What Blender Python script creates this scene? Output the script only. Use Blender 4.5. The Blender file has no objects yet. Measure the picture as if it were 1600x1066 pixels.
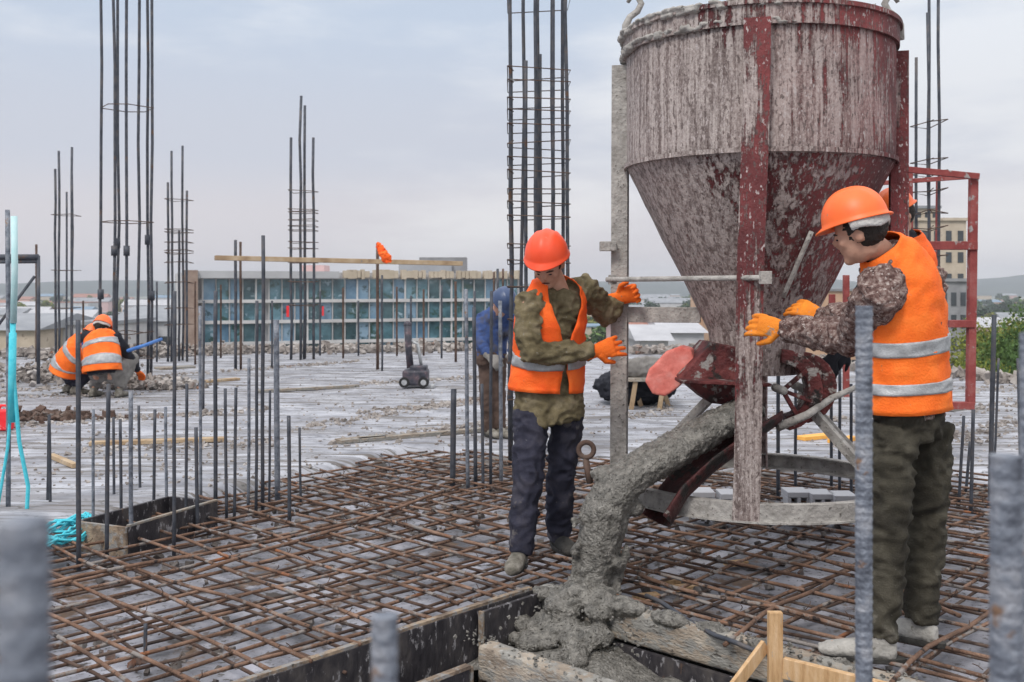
import bpy, math, random
from mathutils import Vector as V, Matrix, noise as NZ
random.seed(7)
R = math.radians
C = bpy.context.scene.collection
SC = bpy.context.scene
H, F, HZ = 1.45, 1600.0, 445.0       # eye height, focal length and horizon row measured on the photograph
# ------------------------------------------------------------------ camera
cam = bpy.data.objects.new('camera', bpy.data.cameras.new('camera')); C.objects.link(cam)
cam.location = (0, 0, H); cam.rotation_euler = (R(90), 0, 0)
cam.data.lens = 36; cam.data.sensor_width = 36; cam.data.shift_y = -0.055
cam.data.clip_start = 0.05; cam.data.clip_end = 6000
cam.data.dof.use_dof = True; cam.data.dof.focus_distance = 4.9; cam.data.dof.aperture_fstop = 6.3
SC.camera = cam
# ------------------------------------------------------------------ sky and light
wd = bpy.data.worlds.new('World'); SC.world = wd; wd.use_nodes = True
nt = wd.node_tree; nt.nodes.clear(); L = nt.links.new
def N(tree, t, **k):
    n = tree.nodes.new(t)
    for a, b in k.items(): setattr(n, a, b)
    return n
SUN_EL, SUN_AZ = R(48), R(-150)
out = N(nt, 'ShaderNodeOutputWorld'); b1 = N(nt, 'ShaderNodeBackground'); b2 = N(nt, 'ShaderNodeBackground')
sky = N(nt, 'ShaderNodeTexSky'); sky.sky_type = 'NISHITA'; sky.sun_disc = False
sky.sun_elevation = SUN_EL; sky.sun_rotation = SUN_AZ; sky.dust_density = 3
L(sky.outputs[0], b1.inputs[0]); b1.inputs[1].default_value = 0.1
tc = N(nt, 'ShaderNodeTexCoord'); sp = N(nt, 'ShaderNodeSeparateXYZ'); L(tc.outputs['Generated'], sp.inputs[0])
mp = N(nt, 'ShaderNodeMapping'); mp.inputs['Scale'].default_value = (1.3, 1.3, 5.0); mp.inputs['Rotation'].default_value = (0, .12, .3)
L(tc.outputs['Generated'], mp.inputs[0])
nz = N(nt, 'ShaderNodeTexNoise'); nz.inputs['Scale'].default_value = 1.9; nz.inputs['Detail'].default_value = 7; nz.inputs['Roughness'].default_value = .55
L(mp.outputs[0], nz.inputs[0])
rp = N(nt, 'ShaderNodeValToRGB'); rp.color_ramp.interpolation = 'EASE'
e = rp.color_ramp.elements; e[0].position = 0; e[0].color = (.76, .71, .73, 1); e[1].position = 1; e[1].color = (1.6, 1.63, 1.7, 1)
for p, c in ((.06, (.74, .71, .75)), (.13, (.64, .67, .76)), (.27, (.59, .68, .82)), (.45, (.92, .98, 1.08))):
    q = e.new(p); q.color = (*c, 1)
L(sp.outputs[2], rp.inputs[0])
cr = N(nt, 'ShaderNodeMapRange'); cr.inputs[1].default_value = .44; cr.inputs[2].default_value = .68; cr.interpolation_type = 'SMOOTHSTEP'
# clouds thin out towards the left and thicken towards the right of the view
ad = N(nt, 'ShaderNodeMath', operation='MULTIPLY_ADD'); L(sp.outputs[0], ad.inputs[0]); ad.inputs[1].default_value = .34; L(nz.outputs[0], ad.inputs[2])
L(ad.outputs[0], cr.inputs[0])
mx = N(nt, 'ShaderNodeMix', data_type='RGBA', blend_type='MIX')
L(cr.outputs[0], mx.inputs[0])
mc = N(nt, 'ShaderNodeMath', operation='MULTIPLY'); L(cr.outputs[0], mc.inputs[0]); mc.inputs[1].default_value = .8; L(mc.outputs[0], mx.inputs[0])
L(rp.outputs[0], mx.inputs[6])
hs = N(nt, 'ShaderNodeHueSaturation'); hs.inputs['Saturation'].default_value = .22; hs.inputs['Value'].default_value = 1.22; L(rp.outputs[0], hs.inputs['Color'])
L(hs.outputs[0], mx.inputs[7])
L(mx.outputs[2], b2.inputs[0]); b2.inputs[1].default_value = 1.0
ms = N(nt, 'ShaderNodeMixShader'); ms.inputs[0].default_value = .94; L(b1.outputs[0], ms.inputs[1]); L(b2.outputs[0], ms.inputs[2]); L(ms.outputs[0], out.inputs[0])
sun = bpy.data.objects.new('sun', bpy.data.lights.new('sun', 'SUN')); C.objects.link(sun)
sun.data.energy = 2.0; sun.data.angle = R(16); sun.data.color = (1, .95, .88)
sd = V((math.sin(SUN_AZ) * math.cos(SUN_EL), math.cos(SUN_AZ) * math.cos(SUN_EL), math.sin(SUN_EL)))
sun.rotation_euler = sd.to_track_quat('Z', 'Y').to_euler()
SC.view_settings.view_transform = 'Standard'; SC.view_settings.look = 'None'; SC.view_settings.exposure = 0.0; SC.view_settings.gamma = 1
SC.cycles.max_bounces = 6; SC.cycles.volume_bounces = 0

# ------------------------------------------------------------------ helpers
def P(px, py, Y): return V(((px - 800) / F * Y, Y, H - (py - HZ) / F * Y))
def GY(py, z=0.0): return (H - z) * F / (py - HZ)
def G(px, py, z=0.0): return P(px, py, GY(py, z))
UD = V((math.sin(R(43)), math.cos(R(43)), 0)); VD = V((-math.cos(R(43)), math.sin(R(43)), 0)); UP = V((0, 0, 1))
O = V((.106, 4.85, 0))
def AB(a, b, z=0.0): return O + UD * a + VD * b + UP * z
def toab(p): d = V((p[0], p[1], 0)) - O; return d.dot(UD), d.dot(VD)

class MB:
    def __init__(s): s.v = []; s.f = []
    def add(s, vs, fs):
        n = len(s.v); s.v += [V(x) for x in vs]; s.f += [tuple(i + n for i in f) for f in fs]; return s
    def box(s, c, h, ax=None):
        x, y, z = ax if ax else (V((1, 0, 0)), V((0, 1, 0)), V((0, 0, 1)))
        c = V(c); vs = [c + x * h[0] * i + y * h[1] * j + z * h[2] * k for k in (-1, 1) for j in (-1, 1) for i in (-1, 1)]
        return s.add(vs, [(0, 2, 3, 1), (4, 5, 7, 6), (0, 1, 5, 4), (2, 6, 7, 3), (0, 4, 6, 2), (1, 3, 7, 5)])
    def bar(s, a, b, w, h, up=UP):                     # a beam of section w x h from a to b
        a, b = V(a), V(b); d = b - a; t = d.normalized(); sd = t.cross(up)
        if sd.length < 1e-4: sd = t.cross(V((1, 0, 0)))
        sd.normalize(); u = sd.cross(t).normalized()
        return s.box((a + b) / 2, (w / 2, d.length / 2, h / 2), (sd, t, u))
    def tube(s, pts, r, n=8, cap=True):
        pts = [V(p) for p in pts]; rr = r if isinstance(r, (list, tuple)) else [r] * len(pts)
        return s.loft([(p, q, q) for p, q in zip(pts, rr)], None, n, cap)
    def loft(s, secs, side=None, n=14, cap=True):
        pts = [V(q[0]) for q in secs]; m = len(pts); base = len(s.v); prev = None
        for i, q in enumerate(secs):
            t = (pts[min(i + 1, m - 1)] - pts[max(i - 1, 0)])
            t = t.normalized() if t.length > 1e-7 else V((0, 0, 1))
            sv = V(side) if side is not None else (prev if prev is not None else (V((1, 0, 0)) if abs(t.x) < .9 else V((0, 1, 0))))
            x = sv - t * sv.dot(t)
            if x.length < 1e-5: x = t.orthogonal()
            x.normalize(); y = t.cross(x); prev = x
            for k in range(n):
                a = 2 * math.pi * k / n
                s.v.append(pts[i] + x * math.cos(a) * q[1] + y * math.sin(a) * q[2])
        for i in range(m - 1):
            for k in range(n):
                k2 = (k + 1) % n; a = base + i * n
                s.f.append((a + k, a + k2, a + n + k2, a + n + k))
        if cap:
            s.f.append(tuple(base + k for k in reversed(range(n)))); s.f.append(tuple(base + (m - 1) * n + k for k in range(n)))
        return s
    def ell(s, c, r, ax=None, n=14, m=9):
        x, y, z = ax if ax else (V((1, 0, 0)), V((0, 1, 0)), V((0, 0, 1))); c = V(c); base = len(s.v)
        s.v.append(c - z * r[2])
        for i in range(1, m):
            a = -math.pi / 2 + math.pi * i / m
            for k in range(n):
                b = 2 * math.pi * k / n
                s.v.append(c + x * r[0] * math.cos(a) * math.cos(b) + y * r[1] * math.cos(a) * math.sin(b) + z * r[2] * math.sin(a))
        s.v.append(c + z * r[2]); top = len(s.v) - 1
        for k in range(n):
            k2 = (k + 1) % n
            s.f.append((base, base + 1 + k2, base + 1 + k)); s.f.append((top, base + 1 + (m - 2) * n + k, base + 1 + (m - 2) * n + k2))
            for i in range(m - 2):
                a = base + 1 + i * n; s.f.append((a + k, a + k2, a + n + k2, a + n + k))
        return s
    def lathe(s, prof, c=(0, 0, 0), n=40, a0=0, a1=2 * math.pi, ax=None):
        x, y, z = ax if ax else (V((1, 0, 0)), V((0, 1, 0)), V((0, 0, 1))); c = V(c); base = len(s.v); m = len(prof); full = a1 - a0 > 6.28
        cols = n if full else n + 1
        for k in range(cols):
            a = a0 + (a1 - a0) * k / n
            for r_, z_ in prof: s.v.append(c + (x * math.cos(a) + y * math.sin(a)) * r_ + z * z_)
        for k in range(n):
            k2 = (k + 1) % cols
            for i in range(m - 1):
                s.f.append((base + k * m + i, base + k2 * m + i, base + k2 * m + i + 1, base + k * m + i + 1))
        return s
    def prism(s, poly, d):                              # closed polygon pushed along d
        n = len(poly); a = [V(p) for p in poly]; b = [p + V(d) for p in a]
        return s.add(a + b, [tuple(range(n))[::-1], tuple(range(n, 2 * n))] + [(i, (i + 1) % n, n + (i + 1) % n, n + i) for i in range(n)])
    def chunk(s, c, r):                                 # a broken lump
        c = V(c); q = Matrix.Rotation(random.uniform(0, 6.3), 3, V((random.random(), random.random(), random.random() + .1)))
        vs = [c + q @ V((x * r * random.uniform(.6, 1.2), y * r * random.uniform(.6, 1.2), z * r * random.uniform(.3, .8))) for z in (-1, 1) for y in (-1, 1) for x in (-1, 1)]
        return s.add(vs, [(0, 2, 3, 1), (4, 5, 7, 6), (0, 1, 5, 4), (2, 6, 7, 3), (0, 4, 6, 2), (1, 3, 7, 5)])

def mesh_of(name, mb, off=V((0, 0, 0)), smooth=False):
    me = bpy.data.meshes.new(name); me.from_pydata([v - off for v in mb.v], [], mb.f); me.validate(); me.update()
    if smooth: me.polygons.foreach_set('use_smooth', [True] * len(me.polygons))
    return me
def base_of(o):
    p = V((0, 0, 0))
    while o is not None: p += o.location; o = o.parent
    return p
def obj(name, mb, m, parent=None, smooth=False, bevel=0, label=None, loc=None):
    off = base_of(parent)
    if parent is None: off = V(loc) if loc is not None else sum(mb.v, V((0, 0, 0))) / max(1, len(mb.v))
    o = bpy.data.objects.new(name, mesh_of(name, mb, off, smooth)); C.objects.link(o)
    if parent is None: o.location = off
    else: o.parent = parent
    o.data.materials.append(m)
    if bevel:
        b = o.modifiers.new('bevel', 'BEVEL'); b.width = bevel; b.segments = 2; b.limit_method = 'ANGLE'
    if label: o['label'] = label
    return o
def thing(name, label, cat, loc, group=None):
    o = bpy.data.objects.new(name, None); C.objects.link(o); o.location = V(loc); o.empty_display_size = .1
    return tag(o, label, cat, group)
def tag(o, label, cat, group=None, kind=None):
    o['label'] = label; o['category'] = cat
    if group: o['group'] = group
    if kind: o['kind'] = kind
    return o
def struct(o): o['kind'] = 'structure'; return o

def remeshed(mb, voxel, smooth_it=2, fold=None):
    """one continuous surface from overlapping lofts, then cloth folds or lumps pushed along the normals"""
    me = mesh_of('tmp', mb); o = bpy.data.objects.new('tmp', me); C.objects.link(o)
    m = o.modifiers.new('r', 'REMESH'); m.mode = 'VOXEL'; m.voxel_size = voxel
    if smooth_it:
        s = o.modifiers.new('s', 'SMOOTH'); s.iterations = smooth_it; s.factor = .5
    bpy.context.view_layer.update(); dg = bpy.context.evaluated_depsgraph_get()
    me2 = bpy.data.meshes.new_from_object(o.evaluated_get(dg)); bpy.data.objects.remove(o)
    r = MB(); nn = [v.normal.copy() for v in me2.vertices]; r.v = [v.co.copy() for v in me2.vertices]
    r.f = [tuple(p.vertices) for p in me2.polygons]
    bpy.data.meshes.remove(me2); bpy.data.meshes.remove(me)
    if fold: r.v = [v + n * fold(v) for v, n in zip(r.v, nn)]
    return r
def folds(amp, sc=9, st=(1, 1, 1.6)):
    def f(p):
        q = V((p.x * sc * st[0], p.y * sc * st[1], p.z * sc * st[2]))
        w = NZ.noise(q * .6) * 1.4
        a = 1 - abs(NZ.noise(q + V((w, w, -w)))) * 2.2
        return amp * (a * .8 + NZ.noise(q * 2.6) * .45 + (.5 - abs(NZ.noise(q * 2.1 + V((w, 9, w))) * 2.4)) * .45 - .4)
    return f
def lumps(amp, sc=20):
    return lambda p: amp * (NZ.noise(p * sc) + .6 * NZ.noise(p * sc * 2.3) + .4 * NZ.noise(p * sc * 5))

# ------------------------------------------------------------------ materials
def mat(name, cols, scale=8, rough=.8, bump=0, bscale=None, stretch=(1, 1, 1), spots=None, metal=0, detail=6, dist=0, spec=.3, gen='Object'):
    """noise-mixed base colour; spots = (colour, scale, threshold) lays a second layer of splashes, dirt or painted glass reflections over it"""
    m = bpy.data.materials.new(name); m.use_nodes = True; t = m.node_tree; b = t.nodes['Principled BSDF']; l = t.links.new
    b.inputs['Roughness'].default_value = rough; b.inputs['Metallic'].default_value = metal; b.inputs['Specular IOR Level'].default_value = spec
    c = N(t, 'ShaderNodeTexCoord'); mpn = N(t, 'ShaderNodeMapping'); mpn.inputs['Scale'].default_value = stretch; l(c.outputs[gen], mpn.inputs[0])
    n = N(t, 'ShaderNodeTexNoise'); n.inputs['Scale'].default_value = scale; n.inputs['Detail'].default_value = detail; n.inputs['Roughness'].default_value = .62; n.inputs['Distortion'].default_value = dist
    l(mpn.outputs[0], n.inputs[0])
    r = N(t, 'ShaderNodeValToRGB'); el = r.color_ramp.elements
    k = len(cols)
    for i, cc in enumerate(cols):
        pos = .34 + .32 * i / max(1, k - 1)
        if i < 2: el[i].position = pos; el[i].color = (*cc, 1)
        else: q = el.new(pos); q.color = (*cc, 1)
    if k == 1: el[1].color = el[0].color
    l(n.outputs[0], r.inputs[0]); col = r.outputs[0]
    for s_ in (spots or []):
        n2 = N(t, 'ShaderNodeTexNoise'); n2.inputs['Scale'].default_value = s_[1]; n2.inputs['Detail'].default_value = 5; n2.inputs['Roughness'].default_value = .65
        if len(s_) > 3:
            mp2 = N(t, 'ShaderNodeMapping'); mp2.inputs['Scale'].default_value = s_[3]; l(c.outputs[gen], mp2.inputs[0]); l(mp2.outputs[0], n2.inputs[0])
        else: l(mpn.outputs[0], n2.inputs[0])
        mr = N(t, 'ShaderNodeMapRange'); mr.inputs[1].default_value = s_[2]; mr.inputs[2].default_value = s_[2] + .06; l(n2.outputs[0], mr.inputs[0])
        x = N(t, 'ShaderNodeMix', data_type='RGBA'); l(mr.outputs[0], x.inputs[0]); l(col, x.inputs[6]); x.inputs[7].default_value = (*s_[0], 1); col = x.outputs[2]
    l(col, b.inputs['Base Color'])
    if bump:
        n3 = N(t, 'ShaderNodeTexNoise'); n3.inputs['Scale'].default_value = bscale or scale * 4; n3.inputs['Detail'].default_value = 6; l(mpn.outputs[0], n3.inputs[0])
        bp = N(t, 'ShaderNodeBump'); bp.inputs['Strength'].default_value = min(1, bump); bp.inputs['Distance'].default_value = .01 * max(1, bump); l(n3.outputs[0], bp.inputs['Height']); l(bp.outputs[0], b.inputs['Normal'])
    return m
GREY = (.30, .285, .26)
M = {
 'slab': mat('pale_slab', [(.17, .17, .19), (.33, .335, .37), (.46, .465, .50)], 2.0, .75, .8, 14, detail=11, spots=[((.24, .235, .25), .9, .53, (.4, 2.8, 1)), ((.47, .48, .52), 2.2, .57, (.4, 2.4, 1)), ((.13, .115, .105), 1.5, .545, (.35, 3.6, 1)), ((.17, .16, .155), 2.6, .54, (.3, 5.5, 1)), ((.09, .085, .085), 5, .60, (.3, 3.5, 1)), ((.10, .095, .09), 15, .60)]),
 'deck': mat('dusty_deck', [(.10, .10, .11), (.25, .25, .28), (.42, .42, .47)], 2.6, .8, .8, 30, detail=11, spots=[((.07, .06, .055), 5, .57), ((.15, .10, .07), 2.3, .58), ((.09, .085, .08), 30, .57)]),
 'pour': mat('wet_concrete', [(.085, .08, .070), (.165, .155, .138), (.26, .245, .22)], 26, .36, 1.8, 80, detail=11, spots=[((.035, .032, .028), 75, .575), ((.32, .305, .28), 85, .63)], spec=.5),
 'dry': mat('dried_concrete', [(.26, .245, .225), (.36, .34, .32), (.46, .44, .41)], 14, .9, 1, 50, detail=9, spots=[((.13, .12, .11), 50, .60)]),
 'steel': mat('grey_rebar', [(.045, .05, .062), (.075, .082, .10), (.12, .11, .11)], 9, .6, .3, 120, metal=.3, spots=[((.13, .075, .05), 6, .62)]),
 'nearsteel': mat('near_rebar', [(.10, .11, .135), (.19, .21, .25), (.30, .31, .34)], 30, .55, .6, 160, metal=.3, spots=[((.23, .14, .09), 14, .62)]),
 'rust': mat('rusty_rebar', [(.075, .047, .036), (.17, .098, .066), (.28, .175, .125)], 5, .85, .8, 120, spots=[((.24, .215, .20), 8, .54), ((.28, .11, .05), 3, .61), ((.03, .022, .02), 14, .58)]),
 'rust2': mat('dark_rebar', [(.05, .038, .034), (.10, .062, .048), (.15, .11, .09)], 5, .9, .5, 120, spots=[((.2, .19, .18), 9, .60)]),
 'ply': mat('dark_plywood', [(.018, .016, .020), (.04, .036, .040), (.085, .075, .072)], 9, .6, .7, 40, stretch=(1, 1, .5), spots=[((.27, .26, .27), 34, .59, (1, 1, .45)), ((.22, .13, .08), 3, .64)]),
 'edge': mat('dirty_board_edge', [(.12, .09, .07), (.24, .18, .13), (.36, .28, .20)], 12, .9, 1.0, 50, spots=[((.24, .23, .22), 14, .50), ((.05, .045, .04), 22, .60)]),
 'timber': mat('weathered_timber', [(.20, .16, .125), (.30, .25, .20), (.40, .35, .29)], 7, .85, 1.0, 40, stretch=(1, 1, 2.5), spots=[((.25, .24, .22), 6, .47), ((.33, .32, .30), 28, .58), ((.07, .06, .052), 20, .60)]),
 'freshwood': mat('fresh_timber', [(.42, .25, .12), (.56, .36, .19), (.63, .44, .27)], 6, .7, .4, 50, stretch=(6, 6, 1), spots=[((.34, .31, .28), 20, .64)]),
 'plank': mat('site_plank', [(.27, .18, .11), (.40, .29, .18), (.48, .38, .27)], 4, .8, .5, 40, spots=[((.2, .19, .18), 6, .62)]),
 'rubble': mat('rubble', [(.15, .13, .12), (.27, .24, .22), (.42, .39, .37)], 3, .95, .6, 30, spots=[((.2, .11, .08), 2, .62)]),
 'grit': mat('dark_grit', [(.07, .06, .055), (.16, .14, .13), (.30, .28, .27)], 3, .95, .6, 30, spots=[((.18, .09, .06), 2, .60)]),
 'skin': mat('skin', [(.42, .22, .15), (.50, .27, .19), (.54, .31, .22)], 10, .55, .2, 90),
 'hair': mat('dark_hair', [(.018, .014, .012), (.035, .026, .022)], 60, .7, .8, 120),
 'white': mat('offwhite_band', [(.45, .43, .41), (.62, .6, .58)], 25, .9, .8, 90),
 'olive': mat('olive_jacket', [(.085, .068, .036), (.15, .122, .068), (.23, .19, .12)], 12, .92, .5, 160, spots=[((.24, .23, .20), 55, .63)]),
 'navy': mat('navy_trousers', [(.016, .017, .030), (.030, .030, .048), (.055, .052, .068)], 9, .9, .5, 160, spots=[((.26, .25, .25), 75, .68), ((.11, .10, .10), 8, .62)]),
 'darkolive': mat('dark_olive_trousers', [(.022, .019, .014), (.045, .040, .029), (.08, .072, .054)], 8, .92, .5, 160, spots=[((.24, .23, .20), 80, .68), ((.12, .11, .09), 9, .63)]),
 'camo': mat('brown_camouflage', [(.07, .035, .03), (.16, .10, .088), (.30, .235, .21)], 48, .9, .5, 160, detail=2, spots=[((.42, .36, .33), 60, .57), ((.04, .02, .018), 52, .60)]),
 'black': mat('black_cloth', [(.010, .011, .016), (.024, .025, .034)], 8, .9, .4, 150),
 'bluecloth': mat('blue_cloth', [(.025, .04, .11), (.05, .09, .24), (.08, .08, .10)], 6, .9, .4, 150),
 'browncloth': mat('brown_cloth', [(.07, .045, .035), (.12, .08, .065)], 6, .9, .4, 150),
 'greycloth': mat('grey_cloth', [(.16, .15, .14), (.27, .255, .24)], 6, .9, .4, 150),
 'vest': mat('orange_vest', [(.86, .13, .012), (.95, .17, .018), (1.0, .22, .03)], 6, .75, .4, 120, spots=[((.50, .20, .10), 34, .66)]),
 'vest2': mat('red_orange_vest', [(.86, .09, .012), (.95, .13, .016), (1.0, .18, .03)], 6, .75, .4, 120, spots=[((.50, .16, .08), 34, .66)]),
 'stripe': mat('silver_stripe', [(.33, .34, .35), (.46, .47, .48)], 30, .4, .3, 150, metal=.25),
 'helmet': mat('orange_helmet', [(.92, .13, .02), (.98, .18, .03)], 5, .45, 0, spots=[((.55, .22, .10), 26, .66)], spec=.5),
 'helmet2': mat('red_orange_helmet', [(.86, .075, .022), (.95, .10, .03)], 5, .45, 0, spots=[((.50, .16, .10), 26, .66)], spec=.5),
 'bluehelmet': mat('blue_helmet', [(.03, .05, .12), (.05, .08, .17)], 5, .35, 0, spec=.5),
 'glove': mat('orange_glove', [(.80, .13, .015), (.90, .18, .02)], 12, .85, .5, 200, spots=[((.35, .20, .12), 28, .66)]),
 'glove2': mat('amber_glove', [(.70, .20, .02), (.85, .28, .03)], 12, .85, .5, 200, spots=[((.34, .26, .2), 28, .62)]),
 'boot': mat('dusty_boot', [(.08, .075, .06), (.17, .155, .13), (.28, .26, .23)], 16, .9, .6, 80),
 'blackboot': mat('dark_boot', [(.02, .02, .02), (.06, .056, .05)], 16, .8, .6, 80, spots=[((.25, .24, .22), 30, .66)]),
 'paleshoe': mat('pale_dusty_shoe', [(.27, .26, .24), (.44, .42, .39)], 16, .9, .6, 80, spots=[((.16, .15, .12), 24, .62)]),
 'chute': mat('chute_steel', [(.022, .008, .008), (.055, .014, .014), (.10, .03, .028)], 8, .55, .9, 60, spots=[((.20, .185, .17), 16, .60), ((.018, .015, .014), 9, .55)]),
 'pink': mat('coral_plate', [(.62, .13, .10), (.74, .22, .18), (.78, .34, .30)], 7, .6, .3, 60),
 'darkred': mat('dark_red_steel', [(.035, .010, .010), (.10, .022, .022), (.17, .045, .042)], 8, .65, .9, 60, spots=[((.27, .25, .235), 13, .55), ((.022, .018, .016), 9, .56)]),
 'frame_red': mat('red_frame_paint', [(.19, .035, .035), (.27, .06, .055), (.33, .12, .11)], 5, .7, .4, 60, spots=[((.33, .31, .3), 12, .60)]),
 'glass': mat('teal_glass', [(.03, .07, .09), (.08, .17, .21), (.17, .29, .36)], .55, .10, 0, stretch=(1, 1, 1.2), spec=.6, detail=8, spots=[((.03, .07, .06), .9, .54), ((.30, .40, .48), 1.3, .60)]),  # pale and dark mottling paints reflections into the glass colour
 'glass2': mat('dark_teal_glass', [(.015, .04, .05), (.05, .10, .12), (.09, .16, .18)], .7, .12, 0, spec=.6, detail=8, spots=[((.16, .22, .25), 1.6, .58)]),  # darker panes, with pale patches painted in as reflections
 'glass3': mat('blue_glass', [(.07, .14, .22), (.14, .24, .34), (.24, .34, .44)], .6, .12, 0, spec=.6, detail=8, spots=[((.04, .08, .10), 1.2, .58)]),  # bluer panes, mottled so painted reflections vary between windows
 'facade': mat('white_facade', [(.42, .41, .42), (.56, .55, .56)], .5, .8, .2, 3),
 'brickpier': mat('brown_pier', [(.24, .17, .14), (.33, .25, .21)], 2, .9, .3, 8),
 'beige': mat('beige_wall', [(.42, .35, .27), (.54, .46, .37)], .8, .9, .4, 6, spots=[((.28, .22, .17), 1.6, .62)]),
 'peach': mat('peach_wall', [(.50, .32, .21), (.58, .40, .28)], .4, .9, .2, 4),
 'palegrey': mat('pale_grey_wall', [(.38, .38, .40), (.52, .52, .54)], .4, .9, .2, 4),
 'greyblock': mat('grey_block_wall', [(.20, .20, .21), (.30, .30, .31)], .9, .9, .3, 5),
 'pinkwall': mat('pink_wall', [(.52, .34, .34), (.60, .43, .42)], .3, .9, .2, 4),
 'roofred': mat('brown_red_roof', [(.26, .12, .09), (.34, .17, .13)], .5, .8, .2, 4),
 'roofgrey': mat('grey_roof', [(.20, .21, .23), (.30, .31, .33)], .3, .8, .2, 4),
 'roofwhite': mat('white_roof', [(.36, .36, .38), (.47, .47, .49)], .3, .7, .2, 4),
 'roofblue': mat('blue_grey_roof', [(.14, .21, .29), (.20, .28, .36)], .3, .7, .2, 4),
 'darkwin': mat('dark_window', [(.02, .025, .03), (.05, .06, .07)], .5, .2, 0, spec=.6),
 'ground': mat('town_ground', [(.09, .11, .055), (.20, .20, .17), (.28, .27, .25)], .02, .95, 0, detail=9, spots=[((.05, .075, .035), .03, .54)]),
 'hills': mat('hills', [(.025, .04, .035), (.06, .075, .06)], .01, 1, 0),
 'trunk': mat('bark', [(.07, .055, .045), (.12, .10, .08)], 4, .95, .5, 20),
 'leaf': mat('green_leaf', [(.035, .075, .02), (.065, .12, .03), (.11, .17, .04)], .6, .8, 0),
 'leafy': mat('yellow_green_leaf', [(.09, .12, .02), (.17, .19, .03), (.26, .24, .05)], .5, .8, 0),
 'leafd': mat('dark_leaf', [(.02, .045, .018), (.04, .075, .03)], .6, .8, 0),
 'cyan': mat('cyan_rope', [(.05, .50, .62), (.12, .62, .72)], 30, .7, .4, 150),
 'palecyan': mat('pale_cyan_sleeve', [(.42, .66, .68), (.55, .74, .76)], 12, .6, .2, 90),
 'redplastic': mat('red_plastic', [(.75, .02, .03), (.85, .04, .05)], 8, .45, .1, 40, spots=[((.7, .6, .6), 9, .62)]),
 'machine': mat('dark_machine', [(.02, .022, .03), (.055, .055, .07), (.12, .08, .09)], 10, .5, .3, 50, spots=[((.25, .25, .27), 20, .63)]),
 'tyre': mat('tyre', [(.015, .015, .016), (.03, .03, .03)], 10, .8, .4, 60),
 'orangewrap': mat('orange_sheet', [(.80, .38, .07), (.9, .48, .12)], 5, .6, .2, 30),
 'bluetube': mat('blue_pipe', [(.04, .14, .42), (.08, .22, .55)], 5, .5, 0),
}
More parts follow.
